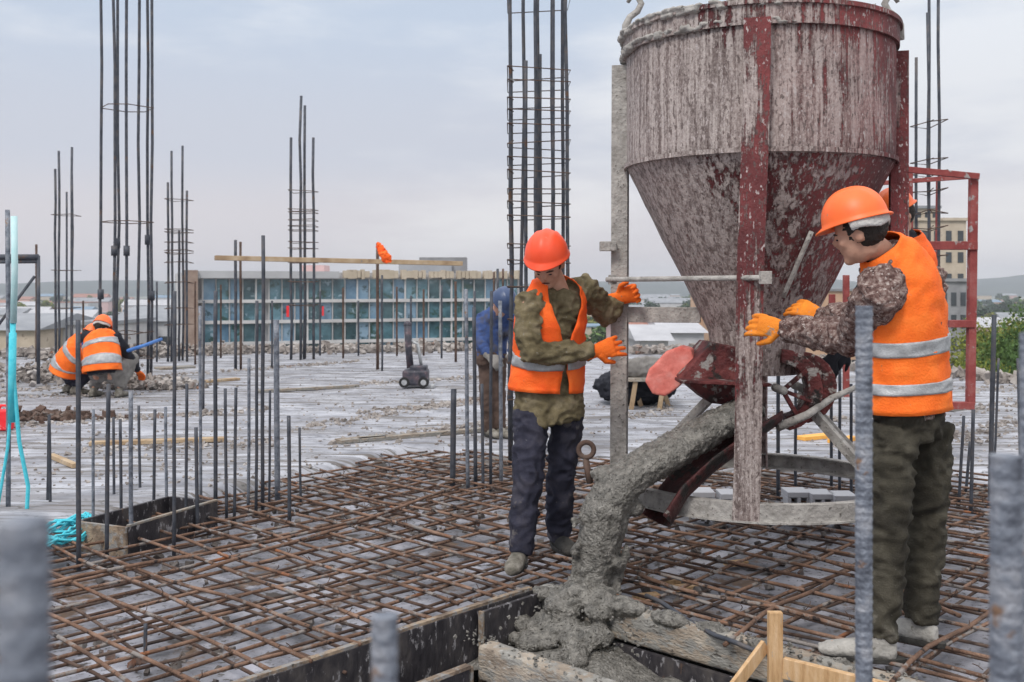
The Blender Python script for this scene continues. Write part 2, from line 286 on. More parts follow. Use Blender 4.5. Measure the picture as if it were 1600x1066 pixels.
# the skip's paint: red under splashes and runs of dried concrete, much thicker on its left side
def skip_paint(name='splashed_red_paint', leg=False):
    m = bpy.data.materials.new(name); m.use_nodes = True; t = m.node_tree; b = t.nodes['Principled BSDF']; l = t.links.new
    c = N(t, 'ShaderNodeTexCoord')
    def ns(sc, st, det=6, ro=.62, dist=0):
        mpn = N(t, 'ShaderNodeMapping'); mpn.inputs['Scale'].default_value = st; l(c.outputs['Object'], mpn.inputs[0])
        n = N(t, 'ShaderNodeTexNoise'); n.inputs['Scale'].default_value = sc; n.inputs['Detail'].default_value = det; n.inputs['Roughness'].default_value = ro; n.inputs['Distortion'].default_value = dist
        l(mpn.outputs[0], n.inputs[0]); return n.outputs[0]
    def mth(op, a, b_, c_=None):
        q = N(t, 'ShaderNodeMath', operation=op)
        for i, x in enumerate((a, b_, c_)):
            if x is None: continue
            if isinstance(x, (int, float)): q.inputs[i].default_value = x
            else: l(x, q.inputs[i])
        return q.outputs[0]
    big = ns(2.2, (1, 1, .8), 5, .55, .3); run = ns(13, (1, 1, .16), 6, .6); fine = ns(46, (1, 1, .7), 5, .7); speck = ns(70, (1, 1, .45), 3, .5)
    s3 = N(t, 'ShaderNodeSeparateXYZ'); l(c.outputs['Object'], s3.inputs[0])
    v = mth('ADD', mth('MULTIPLY', big, 1.0), mth('MULTIPLY', run, .85)); v = mth('ADD', v, mth('MULTIPLY', fine, .45))
    v = mth('SUBTRACT', v, mth('MULTIPLY', s3.outputs[0], .40 if not leg else .1))
    top = N(t, 'ShaderNodeMapRange'); top.inputs[1].default_value = 2.20; top.inputs[2].default_value = 2.36; top.inputs[3].default_value = 0; top.inputs[4].default_value = .2; l(s3.outputs[2], top.inputs[0]); v = mth('SUBTRACT', v, top.outputs[0])
    drip = ns(38, (1, 1, .045), 5, .65); v = mth('ADD', v, mth('MULTIPLY', mth('SUBTRACT', drip, .5), .9))
    cm = mth('ADD', mth('MULTIPLY', drip, .62), mth('MULTIPLY', ns(85, (1, 1, .6), 4, .7), .38))       # more splashed where x is low
    if leg: v = mth('ADD', v, mth('MAXIMUM', mth('MULTIPLY', mth('SUBTRACT', 1.2, s3.outputs[2]), .28), -.02))
    else: v = mth('ADD', v, mth('MULTIPLY', mth('GREATER_THAN', s3.outputs[2], 1.73), .15)); v = mth('ADD', v, mth('MULTIPLY', mth('MAXIMUM', mth('SUBTRACT', 1.15, s3.outputs[2]), 0), .8)); v = mth('ADD', v, .065)
    r = N(t, 'ShaderNodeMapRange'); r.inputs[1].default_value = 1.11; r.inputs[2].default_value = 1.21; l(v, r.inputs[0])
    red = N(t, 'ShaderNodeValToRGB'); e = red.color_ramp.elements; e[0].position = .38; e[0].color = (.085, .014, .016, 1); e[1].position = .62; e[1].color = (.26, .05, .05, 1); l(big, red.inputs[0])
    con = N(t, 'ShaderNodeValToRGB'); e = con.color_ramp.elements; e[0].position = .42; e[0].color = (.16, .125, .115, 1); e[1].position = .57; e[1].color = (.47, .41, .385, 1); l(cm, con.inputs[0])
    x = N(t, 'ShaderNodeMix', data_type='RGBA'); l(mth('MULTIPLY', r.outputs[0], mth('MINIMUM', mth('SUBTRACT', .80, mth('MULTIPLY', s3.outputs[0], .45)), .95)), x.inputs[0]); l(red.outputs[0], x.inputs[6]); l(con.outputs[0], x.inputs[7])
    sr = N(t, 'ShaderNodeMapRange'); sr.inputs[1].default_value = .62; sr.inputs[2].default_value = .67; l(speck, sr.inputs[0])
    y = N(t, 'ShaderNodeMix', data_type='RGBA'); l(sr.outputs[0], y.inputs[0]); l(x.outputs[2], y.inputs[6]); y.inputs[7].default_value = (.44, .38, .37, 1)
    sd_ = N(t, 'ShaderNodeMapRange'); sd_.inputs[1].default_value = .40; sd_.inputs[2].default_value = .37; l(speck, sd_.inputs[0])
    z = N(t, 'ShaderNodeMix', data_type='RGBA'); l(mth('MULTIPLY', sd_.outputs[0], .8), z.inputs[0]); l(y.outputs[2], z.inputs[6]); z.inputs[7].default_value = (.10, .07, .065, 1)
    l(z.outputs[2], b.inputs['Base Color']); b.inputs['Roughness'].default_value = .7
    bp = N(t, 'ShaderNodeBump'); bp.inputs['Strength'].default_value = .9; bp.inputs['Distance'].default_value = .012
    l(mth('ADD', mth('MULTIPLY', r.outputs[0], .6), mth('MULTIPLY', fine, 1.0)), bp.inputs['Height']); l(bp.outputs[0], b.inputs['Normal'])
    return m
M['skip'] = skip_paint(); M['skipleg'] = skip_paint('splashed_red_leg', True)
ORD = 'first second third fourth fifth sixth seventh eighth ninth tenth eleventh twelfth thirteenth fourteenth fifteenth sixteenth seventeenth eighteenth nineteenth twentieth'.split() + ['twenty-' + w for w in 'first second third fourth fifth sixth seventh eighth ninth'.split()] + ['thirtieth'] + ['thirty-' + w for w in 'first second third fourth fifth sixth seventh eighth ninth'.split()]

# ------------------------------------------------------------------ ground, slab, deck
GZ = -16.0
g = MB(); g.add([(-3000, -400, GZ), (3000, -400, GZ), (3000, 4000, GZ), (-3000, 4000, GZ)], [(0, 1, 2, 3)])
struct(obj('ground', g, M['ground'], loc=(0, 0, GZ)))
hb = MB(); nx, ny = 90, 8
for j in range(ny + 1):
    for i in range(nx + 1):
        x = -2200 + 4400 * i / nx; y = 1500 + 90 * j
        t = j / ny; h = (26 + 16 * NZ.noise(V((x * .0022, 3, 0))) + 7 * NZ.noise(V((x * .012, 7, y * .004)))) * math.sin(math.pi * t) * (.8 + .4 * (x > 400))
        hb.v.append(V((x, y, GZ - .5 + max(0, h))))
for j in range(ny):
    for i in range(nx):
        a = j * (nx + 1) + i; hb.f.append((a, a + 1, a + nx + 2, a + nx + 1))
struct(obj('hills', hb, M['hills'], smooth=True))

BL = [V((-9, 2.4, 0)), V((-2.9, 5.78, 0)), V((-.89, 8.9, 0)), V((3.87, 7.75, 0)), V((9, 6.6, 0))]       # near edge of the poured slab
FAR = [V((13, 10.5, 0)), V((7.6, 14.8, 0)), V((4, 21.5, 0)), V((0, 23, 0)), V((-8, 21.5, 0)), V((-16, 19, 0)), V((-16, 4, 0))]
def edge_y(x):
    for p, q in zip(BL, BL[1:]):
        if p.x <= x <= q.x: return p.y + (q.y - p.y) * (x - p.x) / (q.x - p.x)
    return BL[0].y if x < BL[0].x else BL[-1].y
# poured slab: a grid so its surface can undulate; edge ragged
ZS = .03
def in_far(x, y):
    poly = [V((-16, -3, 0)), V((13, -3, 0))] + FAR; c = False; n = len(poly)
    for i in range(n):
        a, b = poly[i], poly[(i + 1) % n]
        if (a.y > y) != (b.y > y) and x < (b.x - a.x) * (y - a.y) / (b.y - a.y) + a.x: c = not c
    return c
sl = MB(); nx = 300; xs = [-16 + 29 * i / nx for i in range(nx + 1)]; rows = 120
def far_y(x):
    lo = 6.0
    y = 24.0
    while y > lo and not in_far(x, y): y -= .1
    return y
for x in xs:
    y0 = edge_y(x) + .13 * NZ.noise(V((x * 2.1, 0, 0))) + .05 * NZ.noise(V((x * 9, 4, 0))); y1 = max(y0 + 1, far_y(x))
    sl.v.append(V((x, y0 - .05, -.17)))
    for j in range(rows + 1):
        y = y0 + (y1 - y0) * (j / rows) ** 1.5
        z = ZS + .012 * NZ.noise(V((x * 1.3, y * 1.3, 0))) + .006 * NZ.noise(V((x * 5, y * 5, 2)))
        d = y - y0
        if d < .25: z -= .10 * (1 - d / .25) ** 2
        sl.v.append(V((x, y, z)))
    sl.v.append(V((x, y1 + .01, -.35)))
w = rows + 3
for i in range(nx):
    for j in range(w - 1):
        a = i * w + j; sl.f.append((a, a + w, a + w + 1, a + 1))
struct(obj('concrete_slab', sl, M['slab'], smooth=True))
# formwork deck the mat lies over, and the trench through it
DZ, TZ, WA, WB = -.15, -.62, .55, .28
dk = MB()
for a0, a1, b0, b1 in ((-14, 12, .02, 9), (.09, 12, -12, .02), (-14, -WA - .08, -12, -WB - .08)):
    na = max(1, int((a1 - a0) / .5)); nb = max(1, int((b1 - b0) / .5))
    dk.add([AB(a0, b0, DZ), AB(a1, b0, DZ), AB(a1, b1, DZ), AB(a0, b1, DZ)], [(0, 1, 2, 3)])
struct(obj('formwork_deck', dk, M['deck']))
tf = MB(); tf.box(AB(-6, -6, TZ), (6.5, 6.5, .01), (UD, VD, UP)); struct(obj('trench_floor', tf, M['deck']))
# the storeys below the deck
bd = MB(); bd.box((-1.5, 9.5, -8.6), (13.5, 9.5, 7.3)); struct(obj('building_below', bd, M['greyblock']))

# ------------------------------------------------------------------ rebar mats
def inside_mat(p, margin=0.0):
    a, b = toab(p)
    if a < .10 + margin and b < .05 + margin: return False
    if p.y > edge_y(p.x) + .05 - margin: return False
    return -4.6 < p.x < 5.4 and 2.2 < p.y < 9.3
def inside_inner(p): return False
def runs(fn, t0, t1, step=.06):
    res = []; cur = None; t = t0
    while t <= t1:
        if inside_mat(fn(t)):
            if cur is None: cur = t
            last = t
        elif cur is not None:
            if last - cur > .35: res.append((cur, last))
            cur = None
        t += step
    if cur is not None and last - cur > .35: res.append((cur, last))
    return res
def mat_of_bars(name, label, z, sp, off, rad, m, jit, bend, limit=100):
    root = thing(name, label, 'rebar mat', AB(2, 2, z)); bars = []
    for fam in (0, 1):
        for i in range(-50, 50):
            c = off[fam] + i * sp + random.uniform(-jit, jit); sl_ = random.uniform(-.012, .012) * (1 + bend * 2)
            def fn(t, c=c, sl_=sl_, fam=fam): return AB(t, c + sl_ * t, 0) if fam == 0 else AB(c + sl_ * t, t, 0)
            for (p, q) in runs(fn, -10, 10):
                p -= random.uniform(0, .12); q += random.uniform(-.1, .05)
                zz = z + (0 if fam == 0 else rad * 2.02); k = max(3, int((q - p) / .22)); ph = random.uniform(0, 50); pts = []
                for s in range(k + 1):
                    t = p + (q - p) * s / k; w = fn(t)
                    pr = VD if fam == 0 else UD
                    pts.append(w + pr * bend * .05 * NZ.noise(V((t * 1.1, ph, 0))) + UP * (zz + .012 * bend * NZ.noise(V((t * 1.7, 0, ph)))))
                bars.append((q - p, pts))
    bars.sort(key=lambda x: -x[0] / max(1.5, min(pp.y for pp in x[1])))
    rest = MB()
    for i, (ln, pts) in enumerate(bars):
        if i < limit: obj('bar', MB().tube(pts, rad, 6), m, root, smooth=True)
        else: rest.tube(pts, rad, 6)
    if rest.v: o = obj('bar', rest, m, root, smooth=True); o['kind'] = 'stuff'
    return root
top_mat = mat_of_bars('rebar_mat', 'rusty brown upper grid of tied bars covering the deck around the workers', 0.0, .205, (.14, .17), .0085, M['rust'], .02, 1.0, 99)
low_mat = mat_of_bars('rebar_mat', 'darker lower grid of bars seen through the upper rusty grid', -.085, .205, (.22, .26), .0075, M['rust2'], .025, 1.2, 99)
# extra loose bars lying across the grid
for i, (a, b, c) in enumerate((((0, 930), (560, 815), 0), ((300, 900), (720, 760), 0), ((620, 820), (1010, 900), 1), ((1000, 900), (1340, 985), 1), ((1230, 850), (1500, 960), 1), ((1130, 1000), (1300, 905), 0), ((1390, 1066), (1560, 940), 0), ((1010, 935), (1180, 1020), 2))):
    p, q = G(*a, .03), G(*b, .03); pts = [p.lerp(q, t / 6) + UP * .01 * math.sin(t * 1.3 + i) + V((0, .03 * math.sin(t * .9 + i), 0)) for t in range(7)]
    where = ['across the left part of the mat', 'from the plywood box towards the slab', 'behind the navy-trousered worker', 'below the base ring of the skip', 'behind the man in dark olive trousers', 'rising from beside the pale wooden stake', 'in the lower right corner of the mat', 'just beyond the splashed trench timber'][i]
    tag(obj('loose_rebar', MB().tube(pts, .010, 6), [M['rust'], M['rust'], M['steel']][c], smooth=True), 'loose bar lying on top of the grid ' + where, 'rebar', 'loose bars lying on the mat')
# dark dirt, offcuts and tie wire among the bars
db = MB()
for i in range(9000):
    a, b = random.uniform(-7, 5), random.uniform(-4, 6.5); p = AB(a, b)
    if not inside_mat(p): continue
    dens = NZ.noise(V((p.x * .8, p.y * .8, 0))) + .5 * (p.y > 6.4) + .15 * (p.x > .5)
    if dens < random.uniform(-.1, .45): continue
    db.chunk(p + UP * (DZ + random.uniform(.0, .02)), random.uniform(.006, .026))
tag(obj('debris', db, M['grit']), 'grey crumbs and chips of concrete scattered under the bars', 'debris', kind='stuff')
wm = MB()
for i in range(1500):
    fa = round((random.uniform(-6, 5)) / .205) * .205; fb = round((random.uniform(-3.6, 5.6)) / .205) * .205
    p = AB(fa + .17, fb + .14)
    if not inside_mat(p): continue
    d = V((random.uniform(-1, 1), random.uniform(-1, 1), random.uniform(.2, 1.4))).normalized() * random.uniform(.02, .06)
    wm.tube([p + UP * .012, p + UP * .012 + d * .6 + V((.006, 0, 0)), p + UP * .012 + d], .0022, 3)
tag(obj('tie_wire', wm, M['rust2']), 'short dark ends of tie wire at the bar crossings', 'tie wire', kind='stuff')

# ------------------------------------------------------------------ trench formwork
def board(name, a, b, w, h, m, label, cat='formwork board', group=None, bevel=.003, up=UP):
    return tag(obj(name, MB().bar(a, b, w, h, up), m, bevel=bevel), label, cat, group)
def rough_board(name, a, b, w, h, m, label, cat, amp=.004, vox=.016):
    a, b = V(a), V(b); r = remeshed(MB().bar(a, b, w, h), vox, 1, lumps(amp, 16))
    return tag(obj(name, r, m, smooth=True), label, cat)
t = thing('trench_formwork', 'dark plywood trench side running from the centre to the bottom edge', 'formwork panel', AB(-2, 0, TZ))
obj('panel', MB().box(AB(-2.95, .002, -.29), (2.93, .011, .30), (UD, VD, UP)), M['ply'], t, bevel=.002)
obj('rail', MB().box(AB(-2.95, .010, .016), (2.93, .014, .006), (UD, VD, UP)), M['edge'], t)
t = thing('trench_formwork', 'short dark panel with a pale upright end at the trench corner', 'formwork panel', AB(-.18, -.05, TZ))
obj('panel', MB().box(AB(-.20, -.045, -.18), (.19, .010, .185), (UD, VD, UP)), M['ply'], t, bevel=.002)
obj('edge_strip', MB().box(AB(-.402, -.045, -.18), (.007, .013, .187), (UD, VD, UP)), M['edge'], t, bevel=.002)
t = thing('trench_formwork', 'inner dark plywood side of the empty trench at the bottom', 'formwork panel', AB(-2.5, -WB, TZ))
obj('panel', MB().box(AB(-3.1, -WB - .03, -.33), (2.35, .010, .25), (UD, VD, UP)), M['ply'], t, bevel=.002)
obj('rail', MB().box(AB(-3.1, -WB - .035, -.072), (2.35, .016, .007), (UD, VD, UP)), M['edge'], t)
obj('edge_strip', MB().box(AB(-.735, -WB - .03, -.33), (.008, .014, .252), (UD, VD, UP)), M['edge'], t, bevel=.002)
rough_board('timber_beam', AB(.045, -.01, -.045), AB(.045, -5.2, -.045), .085, .15, M['timber'], 'long splashed timber edging the trench below the pouring concrete', 'timber beam')
rough_board('timber_beam', AB(-WA - .05, -WB + .02, -.10), AB(-WA - .05, -5.2, -.10), .095, .15, M['timber'], 'near trench timber crusted with concrete at the bottom centre', 'timber beam')
obj_ = MB().box(AB(-WA - .05, -2.7, -.40), (.012, 2.4, .22), (UD, VD, UP)); tag(obj('trench_board', obj_, M['ply']), 'dark panel below the near concrete-crusted timber', 'formwork panel')
obj_ = MB().box(AB(.0, -2.7, -.37), (.012, 2.68, .24), (UD, VD, UP)); tag(obj('trench_board', obj_, M['ply']), 'panel below the long splashed trench timber', 'formwork panel')
fill = MB(); na, nb = 26, 150
for i in range(nb + 1):
    for j in range(na + 1):
        b = -.02 - 5.2 * i / nb; a = -WA + WA * j / na
        z = -.22 + .08 * math.exp(-((b + .4) / .35) ** 2) + .035 * NZ.noise(V((a * 5, b * 5, 0))) + .018 * NZ.noise(V((a * 17, b * 17, 3))) - .03 * abs(a + WA / 2)
        fill.v.append(AB(a, b, z))
for i in range(nb):
    for j in range(na):
        k = i * (na + 1) + j; fill.f.append((k, k + na + 1, k + na + 2, k + 1))
tag(obj('fresh_concrete', fill, M['pour'], smooth=True), 'wet grey concrete filling the trench between the two timbers', 'concrete', kind='stuff')
# fresh wooden stake, brace and batten
t = thing('wooden_stake', 'pale fresh upright stake nailed beside the trench, with its brace and batten', 'stake', P(1210, 1045, 3.75))
sx = 3.78
obj('post', MB().bar(P(1211, 1110, sx), P(1211, 956, sx), .052, .030, V((0, 1, 0))), M['freshwood'], t, bevel=.002)
obj('brace', MB().bar(P(1196, 1008, sx + .02), P(1120, 1110, sx - .12), .016, .05), M['freshwood'], t, bevel=.002)
obj('batten', MB().bar(P(1224, 1043, sx - .01), P(1470, 1105, sx - .28), .028, .075), M['freshwood'], t, bevel=.002)
# plywood upstand box on the left
t = thing('formwork_box', 'low dark plywood box form among the starter bars on the left', 'formwork box', G(255, 830))
c0, c1 = G(200, 856, -.02), G(338, 812, -.02); du = (c1 - c0).normalized(); dv = V((-du.y, du.x, 0)); Lb = (c1 - c0).length
for (p, q, m) in ((c0, c1, 'ply'), (c1, c1 + dv * .38, 'ply'), (c1 + dv * .38, c0 + dv * .38, 'ply'), (c0 + dv * .36, c0, 'greycloth')):
    obj('side_board', MB().bar(p + UP * .03, q + UP * .03, .022, .17), M['edge'] if m == 'greycloth' else M['ply'], t, bevel=.002)
obj('rail', MB().bar(c0 + UP * .122, c1 + UP * .122, .024, .012), M['timber'], t, bevel=.002)

# ------------------------------------------------------------------ upright bars
def upright(p0, ztop, r, m, label, cat='rebar', group=None, lean=(0, 0), ribs=False, n=6, name='upright_rebar', wob=.004):
    h = ztop - p0.z; k = 7 if not ribs else max(8, int(h / .007)); pts = []; rr = []
    ph = random.uniform(0, 99)
    for i in range(k + 1):
        t_ = i / k; pts.append(p0 + V((lean[0] * t_ + wob * h * NZ.noise(V((t_ * 2, ph, 0))), lean[1] * t_, h * t_)))
        rr.append(r * (1.09 if ribs and i % 2 else 1.0))
    return tag(obj(name, MB().tube(pts, rr, n if not ribs else 14), m, smooth=not ribs, loc=p0), label, cat, group)
def bar_px(px, y0, y1, z0, w, m, label, group, lean=0, **k):
    """px column, top row, base row (standing on height z0), width in pixels"""
    Y = GY(y1, z0); p = P(px, y1, Y); top = P(px, y0, Y)
    return upright(p, top.z, max(.008, w / F * Y / 2), m, label, 'rebar', group, (lean / F * Y, 0), **k)
left = [(13, 328, 812, 8), (74, 655, 800, 5), (79, 648, 803, 5), (123, 500, 892, 8), (167, 600, 874, 7), (178, 652, 792, 4.5), (205, 612, 862, 7), (219, 634, 780, 4.5), (260, 636, 800, 5), (272, 455, 868, 6), (309, 668, 832, 6), (314, 478, 790, 5), (337, 455, 812, 6.5), (354, 607, 812, 5), (366, 606, 815, 5),
        (400, 470, 806, 5), (411, 368, 800, 6), (434, 500, 783, 9), (452, 650, 820, 6), (227, 975, 1030, 4), (145, 640, 840, 5), (190, 655, 825, 5), (240, 640, 812, 5), (290, 600, 822, 5), (388, 560, 800, 5), (421, 610, 792, 4), (470, 668, 790, 4), (707, 608, 762, 9), (731, 452, 770, 6), (743, 480, 762, 6), (755, 600, 772, 5), (766, 455, 768, 5), (783, 470, 765, 6)]
for i, (px, y0, y1, w) in enumerate(sorted(left)):
    side = 'tall' if y1 - y0 > 300 else 'short' if y1 - y0 < 170 else 'mid-height'
    bar_px(px, y0, y1, -.05, w, M['steel'] if i % 4 else M['nearsteel'], f'{side} upright bar, {ORD[i]} from the left in the starter row', 'starter bars standing along the left of the mat', lean=random.uniform(-3, 3))
slabbars = [(57, 382, 572, 5), (104, 300, 560, 4), (318 - 160, 480, 565, 4), (368, 375, 578, 6), (376, 378, 578, 5), (590, 380, 578, 6), (597, 430, 580, 4), (318, 470, 640, 5), (196, 470, 600, 5), (778, 420, 640, 5), (470, 470, 552, 4), (500, 455, 556, 4), (536, 450, 560, 4), (560, 470, 556, 4), (620, 448, 556, 4), (642, 462, 560, 4), (662, 452, 556, 4), (690, 446, 560, 4), (712, 440, 566, 5), (742, 455, 572, 4), (772, 425, 590, 4), (786, 420, 590, 4), (345, 445, 560, 4), (425, 470, 575, 4), (130, 470, 566, 4), (245, 440, 566, 4), (305, 440, 570, 4)]
for i, (px, y0, y1, w) in enumerate(sorted(slabbars)):
    bar_px(px, y0, y1, ZS, w * .8, M['steel'] if i % 2 else M['rust2'], f'dark bar rising from the pale slab, {ORD[i]} of these from the left', 'single bars on the pale slab')
rightbars = [(1216, 560, 782, 6), (1243, 600, 775, 5), (1299, 560, 772, 5), (1312, 575, 778, 5), (1498, 650, 790, 5), (1509, 690, 770, 5), (1517, 640, 800, 6), (1547, 492, 792, 8), (1553, 560, 760, 4), (1596, 560, 770, 5), (1330, 600, 790, 5)]
for i, (px, y0, y1, w) in enumerate(sorted(rightbars)):
    bar_px(px, y0, y1, -.05, w, M['steel'], f'thin upright bar right of the skip front leg, {ORD[i]} from the left', 'starter bars right of the skip', lean=random.uniform(-8, 8) if px > 1490 else 0)
# four large bars close to the camera, out of focus
def near_bar(px, y0, Y, w, label, lean=0, m='nearsteel'):
    p = V(((px - 800) / F * Y, Y, DZ)); return upright(p, P(px, y0, Y).z, w / F * Y / 2, M[m], label, 'rebar', 'large bars close to the camera', (lean, 0), ribs=True, wob=.001)
near_bar(1350, 478, 1.75, 25, 'sharpest thick ribbed bar, in front of the man in dark olive trousers')
near_bar(1572, 712, .95, 46, 'short thick blurred bar, right of the dark olive trousers')
near_bar(1603, 520, 1.15, 20, 'taller blurred bar cut by the right edge of the photo')
near_bar(600, 962, .80, 40, 'blurred bar tip standing before the dark trench panel', m='nearsteel')
near_bar(38, 812, .42, 74, 'very large blurred bar in the lower left corner')

# ------------------------------------------------------------------ column cages
def cage(label, px0, px1, Yc, depth, bars, z0, stirrups, rad, srad, couplers=(), hexa=False, skew=0):
    """bars: (fraction along width, front/back 0..1, top row); stirrups: rows"""
    c = P((px0 + px1) / 2, HZ, Yc); root = thing('rebar_cage', label, 'rebar cage', (c.x, c.y, z0), 'tall column cages')
    x0, x1 = P(px0, HZ, Yc).x, P(px1, HZ, Yc).x; q = []
    for (fx, fy, ty) in bars:
        x = x0 + (x1 - x0) * fx; y = Yc + (fy - .5) * depth; ph = random.uniform(0, 99)
        zt = H - (ty - HZ) / F * y; q.append((x, y))
        pts = [V((x + .012 * NZ.noise(V((k * .7, ph, 0))) * (zt - z0) / 2, y, z0 + (zt - z0) * k / 6)) for k in range(7)]
        obj('bar', MB().tube(pts, rad, 7), M['steel'], root, smooth=True)
    y0, y1 = Yc - depth / 2, Yc + depth / 2
    for i, sy in enumerate(stirrups):
        sy += random.uniform(-3.5, 3.5)
        z = H - (sy - HZ) / F * Yc; e_ = rad + srad; tl = random.uniform(-.018, .018)
        if hexa:
            xm = (x0 + x1) / 2; w = (x1 - x0) * .2
            ring = [(x0 - e_, Yc), (xm - w, y0 - e_), (xm + w, y0 - e_), (x1 + e_, Yc), (xm + w, y1 + e_), (xm - w, y1 + e_), (x0 - e_, Yc)]
        else: ring = [(x0 - e_, y0 - e_), (x1 + e_, y0 - e_), (x1 + e_, y1 + e_), (x0 - e_, y1 + e_), (x0 - e_, y0 - e_), (x0 - e_ + .05, y0 - e_ + .03)]
        obj('stirrup', MB().tube([V((a, b, z + tl * (1 if k % 2 else -1))) for k, (a, b) in enumerate(ring)], srad, 5), M['rust2'], root, smooth=True)
    for (bi, sy) in couplers:
        x, y = q[bi]; z = H - (sy - HZ) / F * y
        obj('coupler', MB().tube([V((x, y, z - .07)), V((x, y, z + .07))], rad * 2.1, 10), M['steel'], root, smooth=True)
    return root
cage('tallest cage on the left, thin bars with dark couplers behind the crouching workers', 160, 237, 14.6, .6, [(0, .4, -150), (.17, .9, -150), (.34, .2, -150), (.62, .1, -150), (.70, .6, -150), (.80, .9, -150), (1, .5, -150)], ZS, [170, 350, 520, 560], .021, .007, [(1, 380), (2, 392), (3, 392), (5, 375), (0, 460), (6, 462)], hexa=True)
st = [112 + 23 * i for i in range(11)] + [385, 408, 450, 500, 560, 620]
cage('dense column cage with many stirrups directly behind the red-orange helmet', 797, 885, 8.6, .42, [(0, .1, -120), (.02, .7, 105), (.23, .9, -120), (.27, .2, 95), (.46, .1, -120), (.50, .6, -120), (.55, .9, 85), (.73, .1, -120), (.76, .5, -120), (1, .2, -120), (.97, .9, -120)], -.05, [5] + st, .016, .0048)
cage('slim cage with tapering tops just right of the glass building corner', 457, 491, 19.5, .4, [(0, .2, 215), (.45, .1, 150), (.5, .9, 165), (1, .3, 215), (.55, .5, 290)], ZS, [298, 330, 336, 342, 350, 362, 376, 392, 410, 440, 480], .026, .007)
cage('slim cage standing before the left corner of the glass building', 266, 294, 19.0, .4, [(0, .2, 285), (.25, .1, 236), (.55, .9, 228), (1, .3, 298), (.5, .5, 360)], ZS, [312, 356, 366, 376, 388, 398, 410, 440, 480, 510], .022, .007)
cage('slim cage at far left between the scaffold pole and tallest cage', 91, 116, 18.5, .4, [(0, .2, 264), (.3, .1, 236), (.6, .9, 230), (1, .3, 266)], ZS, [334, 420, 480], .022, .006)
cage('cage of two long bars at the right of the skip rim', 1440, 1462, 9.4, .4, [(0, .1, 20), (.8, .2, -60), (1, .9, -60), (.1, .9, 90)], -.05, [195, 250, 270, 300, 330, 360, 400], .014, .005)

# ------------------------------------------------------------------ the concrete skip (bucket)
CB = V((1.318, 5.5, 0)); BD = math.hypot(CB.x, CB.y); ft = -V((CB.x, CB.y, 0)) / BD; rt = V((-ft.y, ft.x, 0))     # towards the camera, and to its right
AX = (rt, -ft, UP)
skip = thing('concrete_skip', 'large red hopper caked in dried concrete, hanging from chains and pouring', 'concrete bucket', CB + UP * .34)
RC = .697
prof = [(.235, .98), (.26, 1.20), (RC - .012, 2.06), (RC, 2.085), (RC, 2.70), (RC - .012, 2.70), (RC - .012, 2.09), (.25, 1.21), (.225, .98), (.235, .98)]
pf = []
for (a, b) in zip(prof, prof[1:]):
    k = max(1, int(math.hypot(b[0] - a[0], b[1] - a[1]) / .05))
    pf += [(a[0] + (b[0] - a[0]) * i / k, a[1] + (b[1] - a[1]) * i / k) for i in range(k)]
pf.append(prof[-1])
mb = MB().lathe(pf, CB, 96, ax=AX)
for i, v in enumerate(mb.v):
    d = V((v.x - CB.x, v.y - CB.y, 0)); q = .004 * NZ.noise(v * 9) + .006 * NZ.noise(v * 3)
    mb.v[i] = v + d.normalized() * q
obj('hopper', mb, M['skip'], skip, smooth=True)
mb = MB().lathe([(RC + .004, 2.075), (RC + .016, 2.075), (RC + .016, 2.098), (RC + .004, 2.098), (RC + .004, 2.075)], CB, 80, ax=AX); obj('seam_band', mb, M['skip'], skip)
mb = MB().lathe([(RC + .003, 2.675), (RC + .020, 2.675), (RC + .020, 2.765), (RC + .034, 2.768), (RC + .034, 2.79), (RC - .02, 2.79), (RC - .02, 2.70), (RC + .003, 2.675)], CB, 96, ax=AX); obj('rim', mb, M['skip'], skip)
# crust of concrete on the rim, thickest to the left
mb = MB()
for i in range(700):
    a = random.uniform(0, 6.283); d = ft * math.cos(a) + rt * math.sin(a)
    lf = .5 - .5 * math.sin(a)
    if random.random() > lf ** 2 * 1.2: continue
    s_ = random.uniform(.006, .013) * (.6 + .9 * lf)
    hgt = random.choice((2.795, 2.79, 2.765, 2.70, 2.68))
    mb.ell(CB + d * (RC + (.018 if hgt > 2.72 else .008)) + UP * hgt, (s_ * 2.2, s_ * 2.2, s_ * .8), n=7, m=5)
obj('concrete_crust', remeshed(mb, .009, 1, lumps(.006, 50)), M['dry'], skip, smooth=True)
# four legs of channel section: web outwards
def leg(d, ztop, zbot, r0, r1, w, extra=0, shift=0):
    s = V((-d.y, d.x, 0)); mb = MB(); k = 22
    def at(t): return CB + d * (r0 + (r1 - r0) * t) + s * shift * t + s * .004 * math.sin(t * 9) + UP * (ztop + (zbot - ztop) * t)
    for off, hw, hd in ((0, w / 2, .006), (1, .005, .040), (-1, .005, .040)):
        secs = []; vs = []; fs = []
        for i in range(k + 1):
            c = at(i / k) + (s * off * (w / 2 - .005) - d * (.044 if off else 0)); h2 = hd
            vs += [c - s * hw - d * h2, c + s * hw - d * h2, c + s * hw + d * h2, c - s * hw + d * h2]
        for i in range(k):
            for j in range(4):
                a = i * 4 + j; b = i * 4 + (j + 1) % 4; fs.append((a, b, b + 4, a + 4))
        fs += [(3, 2, 1, 0), tuple(k * 4 + j for j in range(4))]
        mb.add(vs, fs)
    return mb
obj('leg', leg(ft, 2.70, .34, .735, .76, .125, shift=-.055), M['skipleg'], skip, bevel=.002, label='front leg, red at top and grey with concrete below')
obj('leg', leg(-rt, 2.66, .34, .775, .785, .075), M['dry'], skip, bevel=.002, label='left leg, grey with concrete')
obj('leg', leg(rt, 2.66, .34, .755, .755, .085), M['skipleg'], skip, bevel=.002)
obj('leg', leg(-ft, 2.66, .34, .735, .76, .125), M['skip'], skip, bevel=.002)
